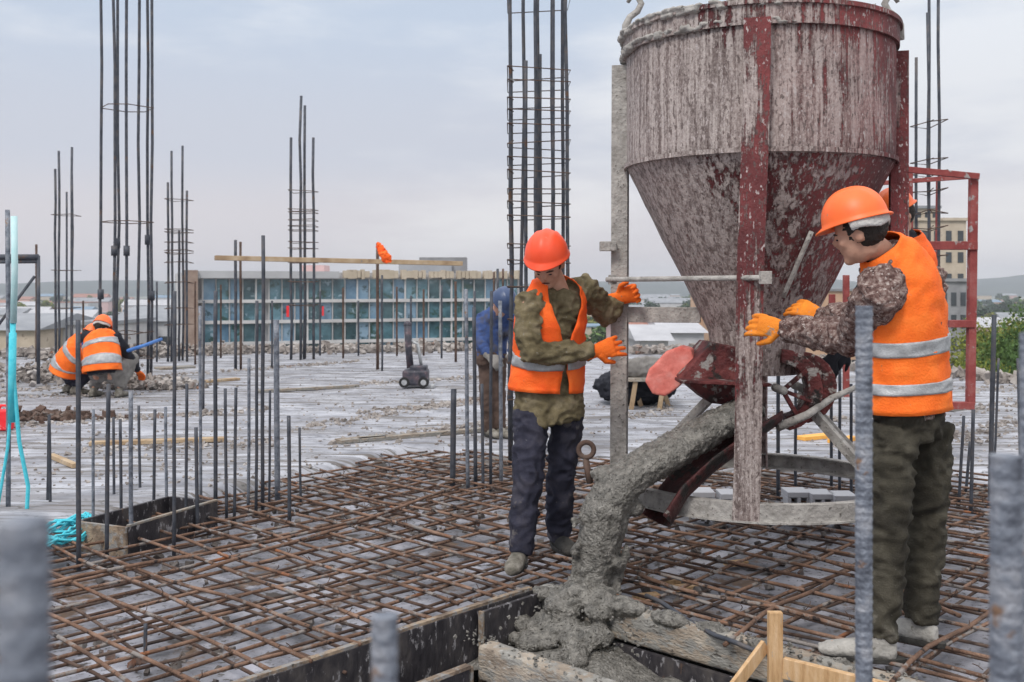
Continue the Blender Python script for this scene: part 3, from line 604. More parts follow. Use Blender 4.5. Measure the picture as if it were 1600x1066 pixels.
RR = .765
mb = MB().lathe([(RR - .008, .345), (RR, .345), (RR, .43), (RR - .05, .43), (RR - .05, .422), (RR - .008, .422), (RR - .008, .345)], CB, 72, ax=AX)
mb.lathe([(RR - .06, .34), (RR + .01, .34), (RR + .01, .349), (RR - .06, .349), (RR - .06, .34)], CB, 72, ax=AX)
obj('base_ring', mb, M['dry'], skip)
for sgn, zt in ((1, .86), (-1, .86)):
    for dd in (rt, -rt):
        if dd == -rt and sgn == 1: continue
        a = CB + dd * .22 + ft * .12 * sgn + UP * zt; b = CB + (dd + ft * sgn * .6).normalized() * (RR - .03) + UP * .40
        obj('brace', MB().bar(a, b, .035, .05), M['dry'], skip, bevel=.003)
# braces between hopper and legs, handrail, clamp block
def polar(dx, r, z): return CB + (rt * math.sin(dx) + ft * math.cos(dx)) * r + UP * z
obj('cross_rail', MB().bar(polar(-math.pi / 2, .74, 1.285), polar(-math.pi / 2, .30, 1.285), .04, .085), M['dry'], skip, bevel=.003)
obj('cross_rail', MB().bar(polar(math.pi / 2, .74, 1.285), polar(math.pi / 2, .30, 1.285), .04, .085), M['dry'], skip, bevel=.003)
h0, h1 = P(948, 437, 5.36), P(1196, 434, 4.71)
mb = MB().tube([h0, h1], .0135, 10); mb.box(h1, (.026, .02, .03)); mb.box(h0 + V((.03, 0, 0)), (.02, .02, .025))
obj('handrail', mb, M['dry'], skip, bevel=.002)
obj('clamp_block', MB().box(P(950, 385, 5.62), (.045, .03, .026)), M['dry'], skip, bevel=.003)
def on_cone(px, py):
    Y = 4.6
    while Y < 5.5:
        p = P(px, py, Y); rr0 = .26 + (RC - .26) * max(0, min(1, (p.z - 1.2) / .86))
        if (p - CB - UP * p.z).length < rr0 + .018: return p
        Y += .005
    return P(px, py, 5.2)
obj('stiffener', MB().tube([on_cone(1268 - 44 * k / 8, 362 + 102 * k / 8) for k in range(9)], .013, 8), M['dry'], skip, smooth=True)
# outlet: collar, gate plate, two curved jaws, operating lever, coral counterweight plate
mb = MB()
mb.prism([P(1062, 590, 5.18), P(1112, 536, 5.22), P(1185, 548, 5.2), P(1185, 640, 5.2), P(1110, 630, 5.2)], V((0, .34, 0)))
obj('collar', mb, M['darkred'], skip, bevel=.006)
obj('gate_plate', MB().bar(P(1058, 594, 5.12), P(1200, 600, 5.12), .16, .016), M['darkred'], skip, bevel=.003)
for k, (cx, cy, rr_, yy) in enumerate(((1222, 610, .21, 5.22), (1252, 606, .19, 5.38))):
    c = P(cx, cy, yy); mb = MB(); pts = [c + V((math.cos(a) * rr_, 0, math.sin(a) * rr_)) for a in [R(-80 + 17 * i) for i in range(11)]]
    pts2 = [c + V((math.cos(a) * (rr_ - .075), 0, math.sin(a) * (rr_ - .075))) for a in [R(90 - 17 * i) for i in range(11)]]
    vs = pts + list(reversed(pts2)); n_ = 11
    f_ = []; back = [v + V((0, .10, 0)) for v in vs]
    for i in range(n_ - 1):
        f_ += [(i, i + 1, n_ + i + 1, n_ + i), (2 * n_ + i + 1, 2 * n_ + i, 3 * n_ + i, 3 * n_ + i + 1), (i + 1, i, 2 * n_ + i, 2 * n_ + i + 1), (n_ + i, n_ + i + 1, 3 * n_ + i + 1, 3 * n_ + i)]
    f_ += [(0, n_, 3 * n_, 2 * n_), (n_ - 1, 3 * n_ - 1, 4 * n_ - 1, 2 * n_ - 1)]
    mb.add(vs + back, f_); obj('gate_jaw', mb, M['darkred'], skip, bevel=.004)
    obj('pivot_pin', MB().tube([c - V((0, .03, 0)), c + V((0, .14, 0))], .022, 10), M['dry'], skip, smooth=True)
    for q in (R(40), R(-20), R(-60)): obj('jaw_arm', MB().bar(c - V((0, .01, 0)), c + V((math.cos(q) * (rr_ - .05), -.01, math.sin(q) * (rr_ - .05))), .03, .02), M['darkred'], skip, bevel=.002)
obj('lever', MB().tube([P(1215, 668, 5.1), P(1262, 648, 5.15), P(1300, 622, 5.3), P(1345, 602, 5.45)], [.022, .020, .017, .014], 10), M['dry'], skip, smooth=True)
mb = MB(); prf = [(1008, 596), (1014, 578), (1040, 550), (1062, 541), (1080, 546), (1084, 562), (1082, 582), (1060, 606), (1038, 620), (1020, 616)]
mb.prism([P(x, y, 5.30) for x, y in prf], V((.04, .16, .0)))
obj('counterweight', remeshed(mb, .008, 3, lumps(.004, 12)), M['pink'], skip, smooth=True, label='bulging coral-pink weight left of the outlet')
obj('weight_arm', MB().bar(P(1078, 575, 5.36), P(1125, 552, 5.4), .03, .04), M['darkred'], skip, bevel=.003)
# chute under the outlet: bent steel trough
path = [(1196, 640, 5.20, .15), (1140, 672, 5.12, .175), (1086, 712, 5.04, .18), (1044, 756, 4.98, .17), (1014, 800, 4.94, .185)]
pts = [P(a, b, c) for a, b, c, d in path]; mb = MB(); n_ = 16; sidev = V((0, 1, 0))
for i, p in enumerate(pts):
    t_ = (pts[min(i + 1, 4)] - pts[max(i - 1, 0)]).normalized(); s_ = (sidev - t_ * t_.dot(sidev)).normalized(); u_ = s_.cross(t_); u_ = u_ if u_.z > 0 else -u_
    for ring in (0, 1):
        rr_ = path[i][3] - (.012 if ring else 0)
        for k in range(n_ + 1):
            a = math.pi + .30 + (math.pi - .60) * k / n_; mb.v.append(p + s_ * math.cos(a) * rr_ * 1.05 + u_ * (math.sin(a) * rr_ * .75 + .02))
W_ = 2 * (n_ + 1)
for i in range(4):
    for k in range(n_):
        a = i * W_ + k; mb.f.append((a, a + 1, a + W_ + 1, a + W_)); b = a + n_ + 1; mb.f.append((b + 1, b, b + W_, b + W_ + 1))
    for k in (0, n_): a = i * W_ + k; mb.f.append((a, a + W_, a + W_ + n_ + 1, a + n_ + 1) if k == 0 else (a + W_, a, a + n_ + 1, a + W_ + n_ + 1))
for i in (0, 4):
    for k in range(n_): a = i * W_ + k; mb.f.append((a, a + n_ + 1, a + n_ + 2, a + 1))
obj('chute', mb, M['chute'], skip, smooth=True)
# lifting chains: hook in the rim eye, links going up
def link(mb, c, d, s, L_=.075, w=.026, r=.0085):
    pts = []
    for k in range(17):
        a = 2 * math.pi * k / 16; pts.append(c + d * (math.sin(a) * w + math.copysign(max(0, L_ - w), math.sin(a)) * (abs(math.sin(a)) > .01)) + s * math.cos(a) * w)
    mb.tube(pts, r, 7, cap=False)
for nm, base, px in (('left', -rt, 990), ('right', rt, 1394)):
    e0 = CB + base * (RC + .03) + UP * 2.74
    t = thing('lifting_chain', f'steel hook and chain holding the {nm} side of the skip rim', 'lifting chain', e0, 'chains lifting the skip')
    sg = 1 if nm == 'left' else -1
    y_ = e0.y; hk = [P(px - sg * 12, 62, y_), P(px - sg * 12, 40, y_), P(px - sg * 6, 27, y_), P(px + sg * 6, 18, y_), P(px + sg * 12, 6, y_), P(px + sg * 6, -6, y_), P(px - sg * 4, -6, y_), P(px - sg * 9, 4, y_)]
    obj('hook', MB().tube(hk, [.024, .022, .018, .018, .018, .018, .016, .010], 10), M['dry'], t, smooth=True)
    cs = P(px + sg * 2, -14, y_); dr = (CB + UP * 4.6 - cs).normalized(); sA = dr.cross(V((0, 1, 0))).normalized(); sB = dr.cross(sA)
    for k in range(11):
        mb = MB(); link(mb, cs + dr * (.04 + .118 * k), dr, sA if k % 2 == 0 else sB); obj('chain_link', mb, M['steel'], t, smooth=True)

# the pouring concrete: one continuous body from the outlet to the heap
mb = MB()
mb.loft([(P(1180, 634, 5.18), .09, .07), (P(1120, 664, 5.10), .135, .075), (P(1065, 696, 5.02), .15, .080), (P(1008, 728, 4.94), .155, .085), (P(964, 760, 4.87), .15, .098), (P(944, 800, 4.84), .14, .108), (P(937, 845, 4.82), .12, .100), (P(930, 895, 4.80), .09, .080), (P(924, 950, 4.78), .08, .075), (P(918, 985, 4.74), .12, .12)], V((0, 1, 0)), 18)
for (px, py, Y, r_) in ((1030, 722, 4.93, .07), (975, 742, 4.86, .075), (944, 742, 4.9, .06), (985, 792, 4.85, .055), (965, 815, 4.85, .05), (962, 880, 4.76, .04), (905, 860, 4.78, .035)): mb.ell(P(px, py, Y), (r_ * 1.2, r_, r_ * .7))
for k in range(16):    # ragged strings along the falling edge
    x0 = random.choice((-1, 1)) * random.uniform(25, 46); y0 = random.uniform(790, 880); mb.tube([P(950 + x0 * .9 - (y0 - 790) * .12, y0, 4.8), P(944 + x0 * .85 - (y0 - 790) * .14, y0 + 35, 4.79), P(934 + x0 * .75 - (y0 - 790) * .1, y0 + random.uniform(60, 100), 4.78)], [.016, .013, .007], 6)
for i in range(46):
    t_ = random.random(); py = 800 + 170 * t_; px = 930 - 12 * t_ + random.uniform(-34, 34); mb.ell(P(px, py, 4.78 + random.uniform(-.05, .1)), (random.uniform(.010, .022),) * 3, n=8, m=6)
for (a, b, z, r_) in ((.07, -.22, .02, .09), (.05, -.14, .0, .07), (.03, -.26, .02, .10), (.06, -.36, .03, .07), (-.03, -.22, -.02, .10)): mb.ell(AB(a, b, z), (r_, r_, r_ * .7))
for i in range(20):   # heap over the timber and down into the trench
    a = random.uniform(-.26, .12); b = random.uniform(-.50, .02); r_ = random.uniform(.04, .085); z = -.005 if a > -.03 else -.06 - .4 * abs(a + .03)
    mb.ell(AB(a, b, z), (r_, r_, r_ * .6))
for (a, b, r_, z) in ((.02, -.5, .06, .03), (.03, -.75, .05, .025), (.05, -.95, .045, .02), (.02, -1.2, .04, .02), (.05, -1.5, .035, .02), (-.1, -.3, .09, -.10)): mb.ell(AB(a, b, z), (r_, r_ * 2, r_ * .6), (UD, VD, UP))
def pourd(p):
    q = V((p.x * 8 + p.z * 8, p.y * 26, p.z * 9)) if p.z > .35 else V((p.x * 26, p.y * 26, p.z * 7))
    if p.z < .05: q = p * 15
    return .011 * NZ.noise(q) + .008 * NZ.noise(p * 30) + .009 * NZ.noise(p * 66)
tag(obj('pouring_concrete', remeshed(mb, .009, 1, pourd), M['pour'], smooth=True), 'thick grey stream of concrete sliding off the chute into a heap on the trench timber', 'concrete')
sp_ = MB()
for i in range(260):
    px = random.gauss(930, 55); py = random.uniform(850, 1010); p = G(min(1100, px), py + 20, 0); sp_.chunk(V((p.x, p.y, random.uniform(-.02, .05))), random.uniform(.003, .007))
for i in range(500):
    b = -random.uniform(.1, 4.2); sp_.chunk(AB(.045 + random.uniform(-.05, .05), b, .028), random.uniform(.003, .008))
for i in range(300):
    b = -random.uniform(.1, 3.5); sp_.chunk(AB(-WA - .05 + random.uniform(-.05, .06), b, -.026), random.uniform(.003, .008))
tag(obj('concrete_splatter', sp_, M['pour']), 'small dried splashes and drops along the trench timbers', 'splatter', kind='stuff')

# ------------------------------------------------------------------ people
def lerp_secs(secs, t):
    x = t * (len(secs) - 1); i = min(int(x), len(secs) - 2); f = x - i; a, b = secs[i], secs[i + 1]
    return tuple([V(a[0]).lerp(V(b[0]), f)] + [a[k] + (b[k] - a[k]) * f for k in range(1, len(a))])
def shell(secs, side, t0, t1, off, rows, fold, th=.006, n=44, c0=None):
    """cloth shell round the torso, open at angle gap about the front; secs: (P, rx, ry, gap)"""
    mb = MB(); ring = n + 1; outer = []
    for i in range(rows + 1):
        t = t0 + (t1 - t0) * i / rows; p, rx, ry, gap = lerp_secs(secs, t); p2 = lerp_secs(secs, min(1, t + .02))[0]; p1 = lerp_secs(secs, max(0, t - .02))[0]
        tt = (p2 - p1).normalized(); x = (side - tt * side.dot(tt)).normalized(); y = tt.cross(x)
        for k in range(ring):
            a = -math.pi / 2 + gap + (2 * math.pi - 2 * gap) * k / n       # -90 deg is the front (-y)
            nrm = (x * math.cos(a) * ry + y * math.sin(a) * rx).normalized(); q = p + x * math.cos(a) * rx + y * math.sin(a) * ry
            outer.append((q, nrm, fold(q)))
    for th_ in (off + th, off):
        mb.v += [q + nn * (th_ + d) for q, nn, d in outer]
    m = ring * (rows + 1)
    for i in range(rows):
        for k in range(n):
            a = i * ring + k; mb.f.append((a, a + 1, a + ring + 1, a + ring)); b = a + m; mb.f.append((b + 1, b, b + ring, b + ring + 1))
        for k in (0, n):
            a = i * ring + k; f = (a, a + ring, a + ring + m, a + m); mb.f.append(f if k == 0 else f[::-1])
    for i in (0, rows):
        for k in range(n):
            a = i * ring + k; f = (a, a + m, a + m + 1, a + 1); mb.f.append(f if i == 0 else f[::-1])
    return mb
def hand(wrist, d, nrm, thumb, curl, spread=.12, sc=1.0, flat=False):
    """d: towards the fingers, nrm: out of the palm, thumb: +1/-1 side"""
    d = d.normalized(); nrm = (nrm - d * nrm.dot(d)).normalized(); s = d.cross(nrm).normalized(); mb = MB()
    mb.loft([(wrist - d * .05 * sc, .036 * sc, .030 * sc), (wrist, .031 * sc, .024 * sc), (wrist + d * .03 * sc, .040 * sc, .020 * sc), (wrist + d * .07 * sc, .046 * sc, .018 * sc), (wrist + d * .095 * sc, .043 * sc, .015 * sc)], s, 14)
    for k, ln in enumerate((.070, .078, .073, .058)):
        off = (k - 1.5) * .0245 * sc * thumb * -1; b = wrist + d * .088 * sc + s * off; dr = (d + s * (k - 1.5) * spread * -thumb).normalized(); pts = [b - d * .02 * sc, b]; c = 0
        for j in range(3):
            c += curl[k] if isinstance(curl, (list, tuple)) else curl
            v = dr * math.cos(c) + nrm * math.sin(c); pts.append(pts[-1] + v * ln * sc * (.42, .33, .25)[j])
        mb.tube(pts, [.0115 * sc, .0115 * sc, .0108 * sc, .0100 * sc, .0085 * sc], 10)
        mb.ell(pts[-1], (.0085 * sc,) * 3, n=8, m=6)
    b = wrist + d * .022 * sc + s * thumb * .030 * sc; v1 = (d * .55 + s * thumb * .75 + nrm * .35).normalized(); v2 = (d * .9 + s * thumb * .25 + nrm * .5).normalized()
    q = [b - v1 * .012, b + v1 * .036 * sc, b + v1 * .036 * sc + v2 * .030 * sc, b + v1 * .036 * sc + v2 * .052 * sc]
    mb.tube(q, [.017 * sc, .014 * sc, .012 * sc, .009 * sc], 10); mb.ell(q[-1], (.009 * sc,) * 3, n=8, m=6)
    return mb
def boot(ank, toe, z, m, parent, sc=1.0, high=.10):
    ax = V((toe.x - ank.x, toe.y - ank.y, 0)); ln = .27 * sc; f = ax.normalized(); s = V((-f.y, f.x, 0)); h = V((ank.x, ank.y, z)) - f * .055
    mb = MB()
    mb.loft([(h + UP * .045 - f * .012, .022, .03), (h + UP * .045, .036, .045), (h + f * .06 + UP * .048, .040, .048), (h + f * .13 + UP * .040, .045, .040), (h + f * .19 + UP * .034, .049, .034), (h + f * .24 + UP * .028, .042, .028), (h + f * (ln + .005) + UP * .024, .022, .020)], s, 16)
    mb.loft([(h + f * .045 + UP * .03, .045, .06), (V((ank.x, ank.y, z + .08)), .044, .052), (V((ank.x, ank.y, z + .08)).lerp(V(ank), .6) + UP * .02, .046, .050)], s, 14)
    o = obj('boot', remeshed(mb, .009, 2, lumps(.002, 40)), m, parent, smooth=True)
    so = MB(); n = 22; pts = []
    for k in range(n):
        a = 2 * math.pi * k / n; x = math.cos(a); y = math.sin(a); pts.append(h + f * (.105 + x * (ln / 2 + .018)) + s * y * (.049 if x > -.2 else .042) + UP * 0.0)
    so.prism(pts, UP * .022); obj('sole', so, M['blackboot'], o, bevel=.003)
    return o
def person(label, J, o, group=None, vox=.0095):
    """J joints: hip, waist, chest, neck, head, face, side and sh/el/wr/hp/kn/an/to for l and r (his own left and right are irrelevant: 0 = image left)"""
    gz = min(J['to'][0].z, J['to'][1].z); root = thing('person', label, 'person', (J['hip'].x, J['hip'].y, gz), group)
    hc, f = J['head'], J['face'].normalized(); up = (J.get('headup', UP) - f * f.dot(J.get('headup', UP))).normalized(); s = f.cross(up).normalized(); S = J['side'].normalized()
    # --- body: one continuous surface
    b = MB()
    b.ell(hc + up * .02, (.075, .094, .100), (s, f, up)); b.ell(hc - up * .045 + f * .022, (.058, .068, .075), (s, f, up))
    b.ell(hc + f * .094 - up * .022, (.013, .022, .024), (s, f, up)); b.ell(hc + f * .083 + up * .002, (.050, .014, .012), (s, f, up)); b.ell(hc + f * .080 - up * .062, (.022, .014, .009), (s, f, up)); b.ell(hc + f * .066 - up * .100, (.026, .022, .02), (s, f, up))
    for e_ in (-1, 1): b.ell(hc + s * .076 * e_ - f * .008 - up * .018, (.010, .018, .030), (s, f, up)); b.ell(hc + s * .045 * e_ + f * .062 - up * .03, (.02, .02, .02), (s, f, up))
    b.loft([(hc - up * .05 - f * .015, .052, .056), (J['neck'], .055, .058), (J['neck'] - (J['neck'] - J['chest']).normalized() * .07, .10, .08)], S)
    b.loft([(J['hip'] + (J['waist'] - J['hip']) * .15, .11, .075), (J['waist'], .12, .085), (J['chest'], .145, .10), (J['neck'] - (J['neck'] - J['chest']).normalized() * .04, .09, .07)], S)
    for i in (0, 1):
        b.loft([(J['sh'][i].lerp(J['chest'], .35), .05, .05), (J['sh'][i], .052, .052), (J['el'][i], .038, .038), (J['wr'][i], .025, .028)])
        hd = (J['hd'][i]).normalized(); b.ell(J['wr'][i] + hd * .05, (.028, .05, .014), (hd.cross(J['hn'][i]).normalized(), hd, J['hn'][i].normalized()))
        b.loft([(J['hip'].lerp(J['hp'][i], .7), .06, .065), (J['hp'][i], .06, .065), (J['kn'][i], .042, .045), (J['an'][i], .033, .036)], S)
        b.loft([(J['an'][i] + UP * .03, .034, .036), (V((J['an'][i].x, J['an'][i].y, J['to'][i].z + .05)), .03, .035), (V((J['to'][i].x, J['to'][i].y, J['to'][i].z + .03)).lerp(V((J['an'][i].x, J['an'][i].y, J['to'][i].z + .03)), .25), .03, .018)], V((0, 0, 1)))
    body = obj('body', remeshed(b, .010 if vox < .015 else .018, 2), M['skin'], root, smooth=True)
    if o.get('eyes', 1):
        for e_ in (-1, 1): obj('eye', MB().ell(hc + s * .030 * e_ + f * .083 - up * .012, (.009, .006, .004), (s, f, up)), M['black'], root, smooth=True)
        for e_ in (-1, 1): obj('eyebrow', MB().tube([hc + s * (.014 * e_) + f * .092 + up * .006, hc + s * (.032 * e_) + f * .090 + up * .010, hc + s * (.050 * e_) + f * .076 + up * .005], [.003, .0045, .002], 6), M['hair'], root, smooth=True)
        obj('mouth', MB().ell(hc + f * .092 - up * .064, (.022, .004, .003), (s, f, up)), M['darkred'], root, smooth=True)
    hr = MB(); hr.ell(hc + up * .022 - f * .012, (.083, .100, .098), (s, f, up))
    hr2 = remeshed(hr, .011, 1, lumps(.004, 60)); keep = [i for i, fc in enumerate(hr2.f) if (lambda q: (q - hc).dot(f) < .035 + .25 * (q - hc).dot(up) and (q - hc).dot(up) > -.085 + .6 * max(0, (q - hc).dot(f) + .03))(hr2.v[fc[0]])]
    hr2.f = [hr2.f[i] for i in keep]; obj('hair', hr2, M[o.get('hairm', 'hair')], root, smooth=True)
    # --- helmet
    hu = J.get('helmup', up); hf = (f - hu * f.dot(hu)).normalized(); hs_ = hf.cross(hu).normalized(); hb_ = hc + hu * .045 + hf * .008
    prof = [(.117 * math.cos(a) ** .9, .128 * math.sin(a)) for a in [R(89.9 - 6 * i) for i in range(15)]] + [(.118, .004), (.1235, -.004), (.1245, -.009), (.116, -.006), (.111, -.002)]
    prof += [(.110 * math.cos(a), .120 * math.sin(a)) for a in [R(10 * i) for i in range(1, 9)]] + [(.002, .120)]
    hm = MB(); k0 = 0; base = 0; hm.lathe(prof, hb_, 40, ax=(hs_, hf, hu))
    for i, v in enumerate(hm.v):     # peak over the brow, longer than wide, ridge along the crown
        q = v - hb_; x, y, z = q.dot(hs_), q.dot(hf), q.dot(hu); rad = math.hypot(x, y)
        if rad > .1185 and z < .003: kf = max(0, y / rad); y += .024 * kf ** 3; z -= .010 * kf ** 2; y += -.008 * max(0, -y / rad); 
        x *= .95; y *= 1.08
        if z > .015 and rad < .125: kz = min(1, z / .05) * (.006 * math.exp(-(x / .02) ** 2) + .005 * math.exp(-((abs(x) - .05) / .009) ** 2)); z += kz; x *= 1 + kz * 2; y *= 1 + kz * 2
        hm.v[i] = hb_ + hs_ * x + hf * y + hu * z
    hel = obj('helmet', hm, M[o['helmet']], root, smooth=True)
    if o.get('band'):
        bd_ = MB(); ss = []
        for k in range(19):
            a = R(178 + 184 * k / 18); ss.append((hb_ - hf * .004 + (hs_ * math.cos(a) * .99 + hf * math.sin(a) * 1.06) * .106 - hu * (.020 + .006 * math.sin(a * 5)), .024, .010))
        bd_.loft(ss, hu, 10); obj('helmet_band', remeshed(bd_, .006, 1, lumps(.003, 45)), M['white'], hel, smooth=True)
    # --- jacket
    fo = folds(o.get('fold', .010), o.get('fsc', 9)); T = J['torso']
    jk = MB(); jk.loft([q[:3] for q in T], S, 20)
    for i in (0, 1):
        r0 = o.get('arm', .068); sh, el, wr = J['sh'][i], J['el'][i], J['wr'][i]
        jk.loft([(sh.lerp(T[-2][0], .45), r0 * 1.02, r0 * 1.02), (sh, r0 * 1.05, r0 * 1.05), (sh.lerp(el, .35), r0 * 1.02, r0 * 1.0), (sh.lerp(el, .75), r0 * .92, r0 * .92), (el, r0 * .88, r0 * .88), (el.lerp(wr, .3), r0 * .86, r0 * .86), (el.lerp(wr, .7), r0 * .72, r0 * .72), (el.lerp(wr, .95), r0 * .58, r0 * .58)], None, 16)
    nk = J['neck']; jk.loft([(nk - (nk - J['chest']).normalized() * .05, .085, .08), (nk + (nk - J['chest']).normalized() * .012, .070, .070)], S, 16)
    obj('jacket', remeshed(jk, vox, 2, fo), M[o['jacket']], root, smooth=True)
    # --- trousers
    tr = MB(); tr.loft([(J['hip'] + (J['waist'] - J['hip']) * .5, .150, .115), (J['hip'] + (J['waist'] - J['hip']) * .1, .165, .125), (J['hip'] - UP * .06 if not o.get('squat') else J['hip'], .150, .115)], S, 18)
    for i in (0, 1):
        r0 = o.get('leg', .088); hp, kn, an = J['hp'][i], J['kn'][i], J['an'][i]
        if o.get('squat'):
            tr.tube([J['hip'].lerp(hp, .6), hp.lerp(kn, .5), kn], [r0 * 1.2, r0 * 1.1, r0 * .85], 14); tr.ell(kn, (r0 * .86,) * 3); tr.tube([kn, kn.lerp(an, .5), an], [r0 * .82, r0 * .8, r0 * .65], 14); continue
        tr.loft([(hp + (J['waist'] - J['hip']).normalized() * .05, r0 * .95, r0 * 1.05), (hp, r0 * 1.02, r0 * 1.12), (hp.lerp(kn, .5), r0 * .95, r0 * 1.0), (kn, r0 * .84, r0 * .86), (kn.lerp(an, .45), r0 * .80, r0 * .84), (kn.lerp(an, .92), r0 * .76, r0 * .80), (kn.lerp(an, 1.02), r0 * .70, r0 * .74)], S if not o.get('squat') else None, 16)
    obj('trousers', remeshed(tr, vox, 2, folds(o.get('tfold', .011), 8, (1, 1, 1.3))), M[o['trousers']], root, smooth=True)
    # --- vest
    if o.get('vest'):
        VT = J['vest']; S = J.get('vside', S); fs_ = folds(.011, 9, (1, 1, 1.4)); vt = shell(VT, S, 0, 1, .016, 36, fs_); vo = obj('vest', vt, M[o['vest']], root, smooth=True)
        for (a, b_) in o.get('stripes', ()): obj('reflective_stripe', shell(VT, S, a, b_, .023, 6, fs_, th=.003), M['stripe'], vo, smooth=True)
    for i in (0, 1):
        if o.get('glove'): obj('glove', remeshed(hand(J['wr'][i], J['hd'][i], J['hn'][i], J['th'][i], J['curl'][i], J['spread'][i], o.get('hsc', 1.1)), .0045 if vox < .015 else .012, 1, lumps(.001, 60)), M[o['glove']], root, smooth=True)
        boot(J['an'][i], J['to'][i], J['to'][i].z, M[o['boots'][i]], root)
    return root

# worker at the left leg of the skip: looks down, both hands on the leg
J = dict(hip=P(857, 636, 5.42), waist=P(856, 575, 5.42), chest=P(864, 500, 5.38), neck=P(872, 452, 5.34), head=P(856, 410, 5.25), face=V((-.25, -.72, -.62)), headup=V((-.15, -.5, .85)), side=V((.86, .42, .05)))
J['helmup'] = V((-.10, -.42, .90)).normalized()
J['sh'] = [P(826, 474, 5.26), P(914, 452, 5.48)]; J['el'] = [P(828, 552, 5.22), P(948, 492, 5.62)]; J['wr'] = [P(930, 549, 5.30), P(965, 466, 5.60)]
J['hd'] = [V((.95, .2, .22)), V((.9, -.35, .3))]; J['hn'] = [V((0, .9, -.15)), V((.35, -.9, 0))]; J['th'] = [-1, -1]; J['curl'] = [[.25, .28, .34, .42], .75]; J['spread'] = [.12, .02]
J['hp'] = [P(829, 655, 5.36), P(885, 655, 5.46)]; J['kn'] = [P(824, 762, 5.25), P(875, 755, 5.50)]; J['an'] = [P(812, 862, 5.22), P(873, 840, 5.56)]
J['to'] = [V((P(800, 880, 5.0).x, 5.04, 0.02)), V((P(892, 850, 5.4).x, 5.40, .02))]
J['torso'] = [(P(862, 660, 5.42), .190, .145), (P(858, 635, 5.42), .192, .145), (P(857, 590, 5.42), .178, .132), (P(858, 540, 5.40), .172, .128), (P(862, 495, 5.38), .180, .128), (P(867, 466, 5.36), .165, .112), (P(872, 448, 5.34), .095, .085)]
J['vest'] = [(P(854, 610, 5.42), .192, .146, .16), (P(856, 575, 5.42), .184, .140, .07), (P(858, 540, 5.40), .180, .136, .03), (P(861, 500, 5.38), .182, .134, .26), (P(867, 466, 5.36), .155, .116, .62), (P(869, 446, 5.34), .110, .100, .9), (P(871, 436, 5.33), .086, .084, 1.1)]; J['vside'] = V((.82, .52, 0))
person('worker in olive jacket and red-orange helmet steadying the left leg of the skip', J, dict(helmet='helmet2', jacket='olive', trousers='navy', vest='vest2', glove='glove', boots=['boot', 'blackboot'], tfold=.017, stripes=[(.20, .28)], fold=.016, arm=.076))

# worker with his back to us at the right
J = dict(hip=P(1420, 660, 4.05), waist=P(1424, 575, 4.05), chest=P(1410, 470, 4.04), neck=P(1374, 394, 3.98), head=P(1344, 362, 3.94), face=V((-.80, .52, -.22)), side=V((.66, .74, .0)), headup=V((-.28, .1, .95)))
J['side'] = V((-.66, -.74, 0))
J['helmup'] = V((-.22, .10, .96)).normalized()
J['sh'] = [P(1372, 464, 3.86), P(1446, 440, 4.15)]; J['el'] = [P(1334, 528, 4.16), P(1352, 500, 4.46)]; J['wr'] = [P(1222, 513, 4.50), P(1284, 494, 4.78)]
J['hd'] = [V((-.93, .35, .14)), V((-.80, .45, .38))]; J['hn'] = [V((-.1, .95, -.2)), V((-.1, .8, -.5))]; J['th'] = [1, 1]; J['curl'] = [[.36, .42, .46, .50], [.3, .35, .4, .45]]; J['spread'] = [.03, .08]
J['hp'] = [P(1394, 680, 3.98), P(1450, 680, 4.13)]; J['kn'] = [P(1388, 830, 3.92), P(1446, 830, 4.14)]; J['an'] = [P(1372, 992, 3.92), P(1438, 968, 4.12)]
J['to'] = [V((P(1275, 1040, 3.92).x, 4.00, .01)), V((P(1385, 1000, 4.2).x, 4.22, .01))]
J['torso'] = [(P(1420, 652, 4.06), .165, .125), (P(1420, 610, 4.06), .168, .125), (P(1417, 560, 4.05), .168, .125), (P(1416, 500, 4.04), .190, .138), (P(1402, 445, 4.02), .190, .128), (P(1388, 412, 4.0), .150, .105), (P(1374, 394, 3.98), .085, .085)]
J['vest'] = [(P(1416, 640, 4.06), .192, .145, .25), (P(1414, 590, 4.06), .184, .138, .22), (P(1412, 540, 4.05), .182, .136, .22), (P(1409, 485, 4.04), .182, .138, .3), (P(1402, 440, 4.02), .168, .126, .4), (P(1388, 408, 4.0), .128, .104, .5), (P(1372, 386, 3.98), .066, .066, .6)]
person('man seen from behind in brown patterned sleeves, gripping the front leg', J, dict(helmet='helmet', band=1, jacket='camo', trousers='darkolive', vest='vest', glove='glove2', tfold=.019, boots=['paleshoe', 'paleshoe'], stripes=[(.10, .165), (.31, .38)], fold=.016, arm=.088, leg=.086))

# third worker behind the skip, pulling the lever
J = dict(hip=P(1425, 590, 6.1), waist=P(1422, 520, 6.1), chest=P(1412, 425, 6.05), neck=P(1405, 362, 6.0), head=P(1404, 338, 5.98), face=V((-.85, -.25, -.45)), side=V((.25, -.85, 0)), headup=V((-.3, 0, .95)))
J['sh'] = [P(1392, 385, 5.86), P(1425, 390, 6.2)]; J['el'] = [P(1345, 470, 5.85), P(1372, 480, 6.25)]; J['wr'] = [P(1300, 560, 5.66), P(1320, 545, 5.9)]
J['hd'] = [V((-.6, -.2, -.75)), V((-.6, -.2, -.7))]; J['hn'] = [V((0, .9, -.4)), V((0, .9, -.4))]; J['th'] = [1, 1]; J['curl'] = [.6, .6]; J['spread'] = [.02, .02]
J['hp'] = [P(1410, 620, 6.05), P(1435, 620, 6.15)]; J['kn'] = [P(1408, 730, 6.0), P(1432, 725, 6.15)]; J['an'] = [P(1410, 820, 6.05), P(1435, 812, 6.2)]
